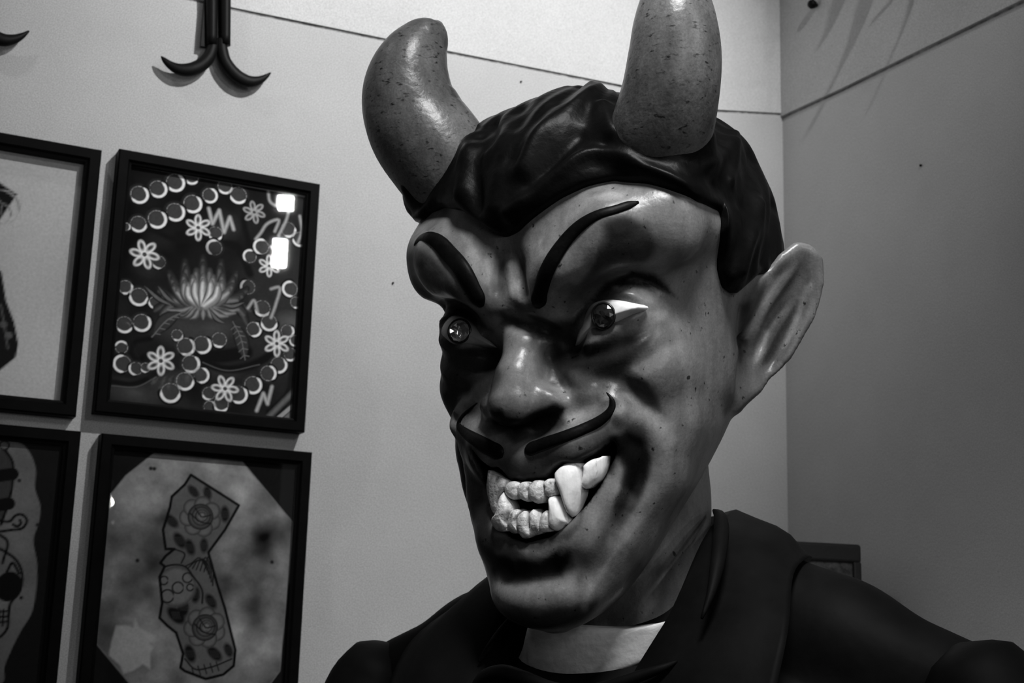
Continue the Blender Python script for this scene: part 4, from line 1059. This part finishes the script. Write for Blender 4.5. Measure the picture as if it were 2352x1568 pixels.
# ---- eyebrows and moustache: raised painted rolls
m_black = mat('black_gloss_paint', 0.003, 0.45, 0.07, bump=(200, 0.3, 0.001), var=(120, 0.5))
def roll(name, rows, label, flat=0.55, sink=-0.05):
    R_ = catmull(np.array(rows, float)[:, [0, 1, 2]], 48)
    pts, nn, rr = [], [], []
    for px, py, hw in R_:
        loc, no, i, _ = BVH.ray_cast(Vector(CAMH), Vector(hray(px, py)))
        if loc is None: continue
        loc = np.array(loc); pts.append(loc); nn.append(np.array(no)); rr.append(max(hw * 1.15, 1.0) * depth_of(loc) / FPX)
    pts, nn, rr = np.array(pts), np.array(nn), np.array(rr)
    for it in range(6):
        pts[1:-1] = 0.5 * pts[1:-1] + 0.25 * (pts[:-2] + pts[2:]); nn[1:-1] = nn[1:-1] + 0.5 * (nn[:-2] + nn[2:])
    nn /= np.linalg.norm(nn, axis=1)[:, None]
    V, F = tube_vf(pts - nn * rr[:, None] * sink, rr, 14, np.full(len(pts), flat), nn)
    o = link(name, V, F, m_black, statue, True); o['label'] = label; return o
roll('eyebrow', [(1235, 706, 6), (1236, 697, 15), (1242, 665, 17), (1262, 610, 17), (1290, 565, 16), (1325, 525, 15), (1375, 492, 11), (1420, 480, 10), (1445, 470, 9), (1467, 464, 3)], 'black arched eyebrow with a brushed outer end')
roll('eyebrow', [(1106, 704, 6), (1102, 694, 14), (1085, 660, 17), (1060, 615, 18), (1030, 580, 17), (1005, 553, 15), (980, 543, 12), (962, 548, 8), (952, 562, 3)], 'black eyebrow of the far side')
roll('moustache', [(1207, 1036, 6), (1214, 1033, 12), (1240, 1023, 14), (1290, 1005, 13), (1340, 985, 12), (1380, 965, 11), (1402, 945, 9), (1409, 928, 7), (1402, 911, 4), (1393, 901, 1)], 'thin black moustache half curling up at its end')
roll('moustache', [(1156, 1045, 6), (1150, 1041, 13), (1125, 1028, 15), (1090, 1008, 13), (1066, 992, 10), (1052, 976, 6), (1062, 955, 4), (1080, 938, 3), (1097, 924, 1)], 'far half of the black moustache')

# ---- solid shapes from an outline: front bulges, back closed
def pebble(name, outline, yfun, bulge, depth, material, label=None, rings=7, n=44, parent=None, smooth=True, lift=None):
    """outline = picture points of the piece's front rim; yfun(x) = where it stands in the arch"""
    P = catmull(np.column_stack([np.array(outline + [outline[0]], float), np.zeros(len(outline) + 1)]), n + 1)[:-1, :2]
    rim = []
    for px, py in P:
        y = yfun(0.0)
        for it in range(6):
            X = hp(px, py, y); y = yfun(X[0])
        rim.append(hp(px, py, y))
    rim = np.array(rim); c = rim.mean(0); c[1] = yfun(c[0])
    V = []; F = []
    Vb = [r + np.array((0, depth, 0)) for r in rim]                    # back rim
    V += [list(r) for r in Vb]
    for k in range(rings):
        s = 1 - (k / rings)
        q = math.sqrt(max(0, 1 - s**2.4))
        ring = c + (rim - c) * s
        for i in range(n):
            ring[i, 1] = yfun(ring[i, 0]) - bulge * q
        V += ring.tolist()
    V.append([c[0], c[1] - bulge, c[2]]); top = len(V) - 1
    V.append([c[0], c[1] + depth, c[2]]); bot = len(V) - 1
    for k in range(rings):
        for i in range(n):
            j = (i + 1) % n
            F.append((k*n + i, k*n + j, (k+1)*n + j, (k+1)*n + i))
    for i in range(n):
        j = (i + 1) % n
        F.append((rings*n + i, rings*n + j, top)); F.append((j, i, bot))
    me_ = link(name, V, F, material, parent or statue, smooth)
    bm = bmesh.new(); bm.from_mesh(me_.data); bmesh.ops.recalc_face_normals(bm, faces=bm.faces); bm.to_mesh(me_.data); bm.free()
    if smooth: me_.data.polygons.foreach_set('use_smooth', np.ones(len(me_.data.polygons), bool))
    if label: me_['label'] = label
    return me_
def z3(L_): return [(1080 + a / 6.532, 1020 + b / 6.532) for a, b in L_]
m_tooth = mat('tooth_paint', 0.62, 0.40, 0.4, bump=(350, 0.6, 0.0015), var=(260, 0.35, (1, 1, 0.25)), specks=(180, 0.56, 0.72, 0.25, (1, 1, 0.4), (0, 0.2, 0)))
m_fang = mat('fang_paint', 0.90, 0.35, 0.4, bump=(350, 0.2, 0.001), var=(200, 0.15, (1, 1, 0.25)), specks=(160, 0.60, 0.75, 0.35, (1, 1, 0.4), (0, 0.2, 0)))
arch_u = lambda x: -0.1540 + 5.0 * x * x
arch_l = lambda x: -0.1560 + 5.5 * x * x
TEETH = [
    ('tooth', 'u', 0.003, [(270,385),(330,420),(440,490),(540,560),(530,660),(480,720),(440,800),(415,900),(400,1000),(370,1050),(330,1010),(300,900),(265,770),(250,640),(258,500)], 'darker fang on the far side'),
    ('tooth', 'u', 0.004, [(540,600),(600,560),(680,562),(725,590),(728,680),(720,790),(680,830),(600,810),(550,750),(525,680)], None),
    ('tooth', 'u', 0.004, [(735,600),(790,565),(870,570),(905,610),(890,690),(905,790),(885,860),(810,845),(740,800),(725,700)], None),
    ('tooth', 'u', 0.0055, [(905,590),(960,548),(1050,548),(1110,590),(1130,700),(1120,800),(1090,870),(1020,890),(950,860),(905,790),(890,690)], None),
    ('tooth', 'u', 0.004, [(1110,560),(1170,520),(1250,520),(1290,560),(1330,670),(1320,740),(1260,780),(1180,795),(1135,740),(1130,640)], None),
    ('tooth', 'u', 0.009, [(1300,390),(1360,330),(1440,285),(1540,272),(1620,300),(1650,370),(1660,500),(1665,700),(1640,830),(1610,960),(1570,1070),(1530,1095),(1490,1030),(1440,900),(1390,740),(1320,560),(1292,450)], 'long white upper fang'),
    ('tooth', 'u', 0.005, [(1710,310),(1760,265),(1850,220),(1940,200),(1990,175),(2005,290),(1985,420),(1930,530),(1850,600),(1740,670),(1690,640),(1685,560),(1705,450)], 'back tooth behind the long fang'),
    ('tooth', 'l', 0.006, [(500,720),(530,760),(570,830),(610,900),(625,980),(590,1080),(560,1180),(570,1270),(500,1310),(400,1290),(345,1210),(340,1120),(390,1060),(420,960),(440,850),(470,770)], 'far lower fang with a swollen base'),
    ('tooth', 'l', 0.004, [(620,1000),(690,975),(740,1000),(725,1060),(705,1150),(720,1250),(745,1320),(690,1340),(610,1310),(570,1240),(580,1120)], None),
    ('tooth', 'l', 0.005, [(740,1050),(815,1000),(870,1050),(895,1130),(900,1250),(920,1310),(915,1380),(860,1410),(790,1400),(755,1340),(720,1230),(715,1130)], None),
    ('tooth', 'l', 0.004, [(905,1010),(950,975),(1000,1010),(1040,1080),(1060,1150),(1050,1300),(940,1310),(910,1200)], None),
    ('tooth', 'l', 0.004, [(1065,1090),(1100,1020),(1150,995),(1190,1020),(1205,1100),(1215,1200),(1190,1300),(1060,1310),(1050,1200)], None),
    ('tooth', 'l', 0.006, [(1195,790),(1250,780),(1310,785),(1360,860),(1420,980),(1460,1120),(1470,1170),(1420,1210),(1270,1300),(1220,1260),(1205,1100),(1200,950)], 'near lower fang'),
]
for nm, ar, bl, ol, lb in TEETH:
    pebble(nm, z3(ol), arch_u if ar == 'u' else arch_l, bl, 0.010, m_fang if lb in ('long white upper fang', 'back tooth behind the long fang', 'near lower fang') else m_tooth, lb)
pebble('lower_gum', z3([(380,1270),(500,1250),(600,1250),(760,1270),(950,1250),(1200,1200),(1450,1140),(1474,1175),(1400,1225),(1280,1290),(1200,1315),(1120,1318),(1050,1345),(930,1380),(860,1412),(780,1400),(740,1345),(640,1335),(570,1295),(480,1312)]), arch_l, 0.002, 0.008, m_tooth, 'ragged pale base of the lower teeth', n=90)
pebble('tongue_shadow_plate' if False else 'upper_gum', z3([(300,470),(540,590),(900,560),(1290,520),(1290,600),(900,640),(540,660),(330,560)]), lambda x: -0.143 + 6*x*x, 0.002, 0.006, mat('dark_gum_paint', 0.01, 0.5), 'dark gum above the small teeth')

# ---- eyes: almond plate with a set glass gem
m_sclera = mat('eye_white_paint', 0.80, 0.3, 0.4, var=(180, 0.1), attr='paint')
m_gem = mat('gem_glass_dark', 0.05, 0.08, 0.8, metallic=0.7)
m_gem_lit = mat('gem_glass_lit', 0.95, 0.08, 0.8, metallic=0.9)  # same gem glass, colour lightened to carry the bright wall's reflection
m_ring = mat('dark_ring', 0.01, 0.3)
def eye(outline, gem, label, back, inner, gmat):
    P = catmull(np.column_stack([np.array(outline + [outline[0]], float), np.zeros(len(outline) + 1)]), 49)[:-1, :2]
    c2 = P.mean(0)
    rings = 8; V = []; F = []; n = len(P)
    cen = on_skin([c2])[0]; rim3 = on_skin(P)
    # one smooth lens through rim: fit plane + bulge
    nn = nrm(np.cross(rim3[n//3] - rim3[0], rim3[2*n//3] - rim3[0])); nn = nn if nn @ (CAMH - cen) > 0 else -nn
    cpl = rim3.mean(0)
    flat = []
    for px, py in P:
        d = hray(px, py); flat.append(CAMH + d * (((cpl - CAMH) @ nn) / (d @ nn)))
    flat = np.array(flat) + nn * 0.0010
    c3 = flat.mean(0)
    V += (flat - nn * back).tolist()
    for k in range(rings):
        s = 1 - k / rings
        V += (c3 + (flat - c3) * s + nn * 0.0055 * math.sqrt(max(0, 1 - s*s))).tolist()
    V.append((c3 + nn * 0.0055).tolist()); top = len(V) - 1
    for k in range(rings):
        for i in range(n):
            j = (i + 1) % n; F.append((k*n + i, k*n + j, (k+1)*n + j, (k+1)*n + i))
    for i in range(n): F.append((rings*n + i, rings*n + (i + 1) % n, top))
    e = link('eye', V, F, m_sclera, statue, True); e['label'] = label
    bm = bmesh.new(); bm.from_mesh(e.data); bmesh.ops.recalc_face_normals(bm, faces=bm.faces); bm.to_mesh(e.data); bm.free()
    e.data.polygons.foreach_set('use_smooth', np.ones(len(e.data.polygons), bool))
    gx, gy, gr = gem
    ev_ = np.array([v.co for v in e.data.vertices]); qe = ev_ @ HR.T + HT; ex = CX + FPX * qe[:, 0] / -qe[:, 2]
    side = (ex - gx) * (1 if inner < gx else -1)           # < 0 on the nose side of the gem
    set_color(e, np.interp(side, [-20, 8, 22], [0.30, 0.34, 0.85]))
    d = hray(gx, gy); g0 = CAMH + d * (((c3 + nn * 0.006 - CAMH) @ nn) / (d @ nn))
    r = gr * depth_of(g0) / FPX
    gn = nrm(nn * 1.0 + nrm(CAMH - g0) * 0.35); gu = nrm(np.cross(gn, (0, 0, 1.0))); gv = np.cross(gn, gu)
    ang = np.linspace(0, 2*np.pi, 40, endpoint=False)
    ringp = np.array([g0 + r * (math.cos(a) * gu + math.sin(a) * gv) for a in ang])
    Vr, Fr = tube_vf(np.vstack([ringp, ringp[:2]]), np.full(42, r * 0.11), 8, caps=False)
    link('gem_setting', Vr, Fr, m_ring, e, True)
    # faceted gem: girdle, two crown rings with jitter, table
    GV, GF = [], []
    k0 = 12
    for rr_, hh, off, jit in ((1.0, -0.3, 0, 0), (0.97, 0.05, 0, 0), (0.72, 0.26, 0.5, 0.09), (0.40, 0.38, 0, 0.12)):
        for i in range(k0):
            a = 2*np.pi * (i + off) / k0
            GV.append((g0 + r * ((rr_ * math.cos(a)) * gu + (rr_ * math.sin(a)) * gv + (hh + jit * (2.4 if gmat is m_gem_lit else 1.0) * random.uniform(-1, 1)) * gn)).tolist())
    GV.append((g0 + r * 0.36 * gn).tolist())
    for i in range(k0):
        j = (i + 1) % k0
        GF.append((i, j, k0 + j, k0 + i))
        GF += [(k0 + i, k0 + j, 2*k0 + i), (2*k0 + i, k0 + j, 2*k0 + j), (2*k0 + i, 2*k0 + j, 3*k0 + j), (2*k0 + i, 3*k0 + j, 3*k0 + i)]
        GF.append((3*k0 + i, 3*k0 + j, 4*k0))
    g = link('gem', GV, GF, gmat, e, False); g['label'] = 'faceted glass iris'
    bm = bmesh.new(); bm.from_mesh(g.data); bmesh.ops.recalc_face_normals(bm, faces=bm.faces); bm.to_mesh(g.data); bm.free()
    return e
eye([(1323, 794), (1330, 763), (1343, 731), (1362, 698), (1385, 690), (1417, 689), (1443, 695), (1469, 705), (1449, 719), (1414, 743), (1385, 759), (1359, 771)], (1386, 725, 29), 'near eye with a white outer corner', 0.012, 1323, m_gem)
eye([(1142, 798), (1112, 768), (1085, 742), (1060, 727), (1040, 726), (1024, 740), (1016, 768), (1026, 778), (1042, 790), (1066, 793), (1110, 796)], (1055, 760, 27), 'far eye with a glittering gem', 0.012, 1142, m_gem_lit)
# ---- body: own upright frame below the head
YB = HW[:, 1].copy(); YB[2] = 0; YB = nrm(YB); XB = np.cross(YB, ZUP)
BO = HO + HW @ np.array((0, 0, -0.25))
BM = np.stack([XB, YB, ZUP])                      # world -> body
def bp(px, py, y):
    d = BM @ ray_w(px, py); o_ = BM @ (CAM - BO)
    return o_ + d * ((y - o_[1]) / d[1])
BODY_LOCAL = frame_matrix(HO, HW[:, 0], HW[:, 1], HW[:, 2]).inverted() @ frame_matrix(BO, XB, YB, ZUP)
def body_part(o, label=None):
    o.matrix_local = BODY_LOCAL
    if label: o['label'] = label
    return o
m_coat = mat('black_coat_paint', 0.0035, 0.60, 0.06, bump=(60, 0.15, 0.003), var=(25, 0.4))
T = Field((-0.36, -0.22, -0.42), (0.36, 0.20, 0.16), 0.004)
for s in (-1, 1):
    dz = 0.010 if s < 0 else 0.0
    T.chain([(0, 0.02, 0.03, 0.072), (s*0.11, 0.015, 0.044 - dz, 0.046), (s*0.165, 0.012, 0.028 - dz, 0.044), (s*0.25, 0.010, -0.006 - dz*0.8, 0.042)], k=0.03)
    T.chain([(s*0.19, 0.0, -0.08, 0.065), (s*0.17, 0.0, -0.42, 0.08)], k=0.04)
    T.ell((s*0.09, -0.05, -0.15), (0.12, 0.085, 0.15), k=0.05)
T.ell((0, 0.055, 0.005), (0.20, 0.075, 0.085), k=0.03)
T.chain([(0, 0.0, -0.05, 0.11), (0, 0.0, -0.44, 0.12)], k=0.05)
for s in (-1, 1):
    T.ell((s*0.312, -0.055, -0.055), (0.082, 0.110, 0.088), 'cut', 0.003)
    T.ell((s*0.302, -0.02, -0.20), (0.066, 0.085, 0.20), 'cut', 0.006)
TV, TQ = nets(T.F, T.lo, T.h); TV = smooth_mesh(TV, TQ, 4)
coat = body_part(link_np('coat', TV, TQ, m_coat, statue), 'black carved coat')
# lower coat, hidden below the picture, down to the plinth
rows = [(-0.40, 0.245, 0.14), (-0.55, 0.23, 0.14), (-0.75, 0.25, 0.16), (-0.93, 0.28, 0.18)]
V, F = [], []
for z, a, b in rows:
    for i in range(40):
        q = 2*math.pi*i/40; V.append((a*math.cos(q), b*math.sin(q), z))
for k in range(len(rows) - 1):
    for i in range(40):
        j = (i + 1) % 40; F.append((k*40+i, k*40+j, (k+1)*40+j, (k+1)*40+i))
F.append(tuple(range(39, -1, -1))); F.append(tuple(range((len(rows)-1)*40, len(rows)*40)))
body_part(link('coat_skirt', V, F, m_coat, statue, True))
# sleeves
for s in (-1, 1):
    sx, sz = (0.012, -0.004) if s < 0 else (0.0, 0.008)
    S = catmull([(s*0.262, -0.012, 0.022, 0.004), (s*0.266, -0.012, 0.014, 0.026), (s*0.275, -0.012, -0.002, 0.040), (s*0.288, -0.012, -0.040, 0.051), (s*0.303, -0.015, -0.12, 0.054),
                 (s*0.315, -0.03, -0.25, 0.054), (s*0.30, -0.07, -0.36, 0.050)], 50)
    S[:, 0] += sx; S[:, 2] += sz
    V, F = tube_vf(S[:, :3], S[:, 3], 32)
    body_part(link('sleeve', V, F, m_coat, statue, True), 'separate black sleeve set into the armhole')
# collar and lapels
CC = [(0, (0, 0.085, 0.130), (0, 0.125, 0.070)), (0.3, (0.052, 0.062, 0.133), (0.095, 0.088, 0.086)), (0.5, (0.072, 0.012, 0.130), (0.132, 0.025, 0.094)),
      (0.65, (0.077, -0.038, 0.104), (0.140, -0.030, 0.080)), (0.8, (0.079, -0.085, 0.050), (0.170, -0.090, 0.040)), (1.0, (0.066, -0.118, 0.004), (0.172, -0.122, -0.015)), (1.25, (0.020, -0.150, -0.10), (0.150, -0.140, -0.12)), (1.5, (0.005, -0.150, -0.2), (0.12, -0.138, -0.22))]
A = np.array([np.r_[s, c, o_] for s, c, o_ in CC])
ss = np.linspace(0, 1.5, 60)
half_c = np.stack([np.interp(ss, A[:, 0], A[:, k]) for k in range(1, 7)], 1)
for it in range(4): half_c[1:-1] = 0.5*half_c[1:-1] + 0.25*(half_c[:-2] + half_c[2:])
far_c = half_c[:0:-1] * np.array((-1, 1, 1, -0.93, 1, 1)); far_c[:, 5] -= 0.016; far_c[:, 2] -= 0.010
full_c = np.concatenate([far_c, half_c])
for it in range(3): full_c[1:-1] = 0.5*full_c[1:-1] + 0.25*(full_c[:-2] + full_c[2:])
V, F = [], []; NS = 12
for row in full_c:
    C_, O_ = row[:3], row[3:]
    inn = nrm(np.array((C_[0], C_[1] + 0.0, 0)) + 1e-6)
    sec = [C_ - inn*0.010 + np.array((0, 0, -0.040)), C_ - inn*0.008 + np.array((0, 0, -0.012)), C_ - inn*0.002 + np.array((0, 0, 0.002)), C_ + inn*0.006 + np.array((0, 0, 0.004))]
    outn = nrm(np.array((O_[0]*0.5, O_[1], 0.03)))
    for t in (0.2, 0.4, 0.6, 0.8, 0.94, 1.0):
        sec.append(C_*(1-t) + O_*t + outn*(0.012*math.sin(math.pi*min(t, 0.9)) + 0.006))
    sec.append(O_ + outn*0.001 + (C_-O_)*0.0); sec.append(C_*0.5 + O_*0.5 - outn*0.016)
    V += [tuple(q) for q in sec]
n = len(full_c)
for i in range(n - 1):
    for j in range(NS - 1):
        F.append((i*NS+j, i*NS+j+1, (i+1)*NS+j+1, (i+1)*NS+j))
body_part(link('collar', V, F, m_coat, statue, True), 'broad black collar and lapels')
# inner collar fold beside the neck
for s, rows in ((1, [(1640, 1172, 4, -0.01), (1655, 1190, 15, -0.040), (1654, 1250, 17, -0.075), (1645, 1310, 14, -0.098), (1632, 1365, 9, -0.112), (1612, 1420, 3, -0.122)]),
                (-1, [(1170, 1420, 4, -0.10), (1150, 1450, 9, -0.105), (1122, 1490, 9, -0.115), (1100, 1520, 4, -0.12)])):
    S = np.array([np.r_[bp(px, py, y), r*1.1/FPX] for px, py, r, y in rows]); S = catmull(S, 30)
    V, F = tube_vf(S[:, :3], S[:, 3], 12)
    body_part(link('collar_fold', V, F, m_coat, statue, True))
# shirt front and the scarf below it
m_shirt = mat('shirt_paint', 0.62, 0.5, 0.4, bump=(150, 0.3, 0.002), var=(45, 0.22, (1, 1, 3)))
pebble('shirt_front', [(1213, 1436), (1260, 1440), (1310, 1444), (1359, 1447), (1420, 1446), (1470, 1441), (1521, 1436), (1519, 1455), (1514, 1473), (1507, 1495), (1499, 1512), (1475, 1525), (1452, 1534), (1420, 1545), (1388, 1556), (1340, 1562), (1288, 1566), (1242, 1552), (1210, 1538), (1184, 1526), (1192, 1508), (1200, 1489), (1206, 1464)],
       lambda x: -0.098 + 5.0*x*x, 0.002, 0.03, m_shirt, 'pale grey shirt front', n=110)
for k, rows in enumerate(([(1085, 1585, 10, -0.135), (1110, 1556, 16, -0.135), (1150, 1543, 18, -0.137), (1200, 1555, 17, -0.140), (1260, 1578, 16, -0.142), (1330, 1590, 14, -0.142)],
                          [(1330, 1592, 14, -0.142), (1400, 1575, 14, -0.140), (1470, 1552, 13, -0.135), (1530, 1530, 8, -0.128), (1555, 1518, 3, -0.122)])):
    S = np.array([np.r_[bp(px, py, y), r*1.0/FPX] for px, py, r, y in rows]); S = catmull(S, 40)
    V, F = tube_vf(S[:, :3], S[:, 3], 16)
    body_part(link('scarf_roll', V, F, m_coat, statue, True), 'rolled black scarf edge')
# plinth under the statue
pl = tag(empty('plinth', frame_matrix((BO[0], BO[1], 0), XB, YB, ZUP)), 'black painted box plinth carrying the devil figure', 'plinth')
zt = BO[2] - 0.93
link('plinth_body', *box_vf((-0.34, -0.25, 0.04), (0.34, 0.25, zt - 0.03)), m_coat, pl)
link('plinth_top', *box_vf((-0.36, -0.27, zt - 0.03), (0.36, 0.27, zt)), m_coat, pl)
link('plinth_foot', *box_vf((-0.36, -0.27, 0.0), (0.36, 0.27, 0.04)), m_coat, pl)
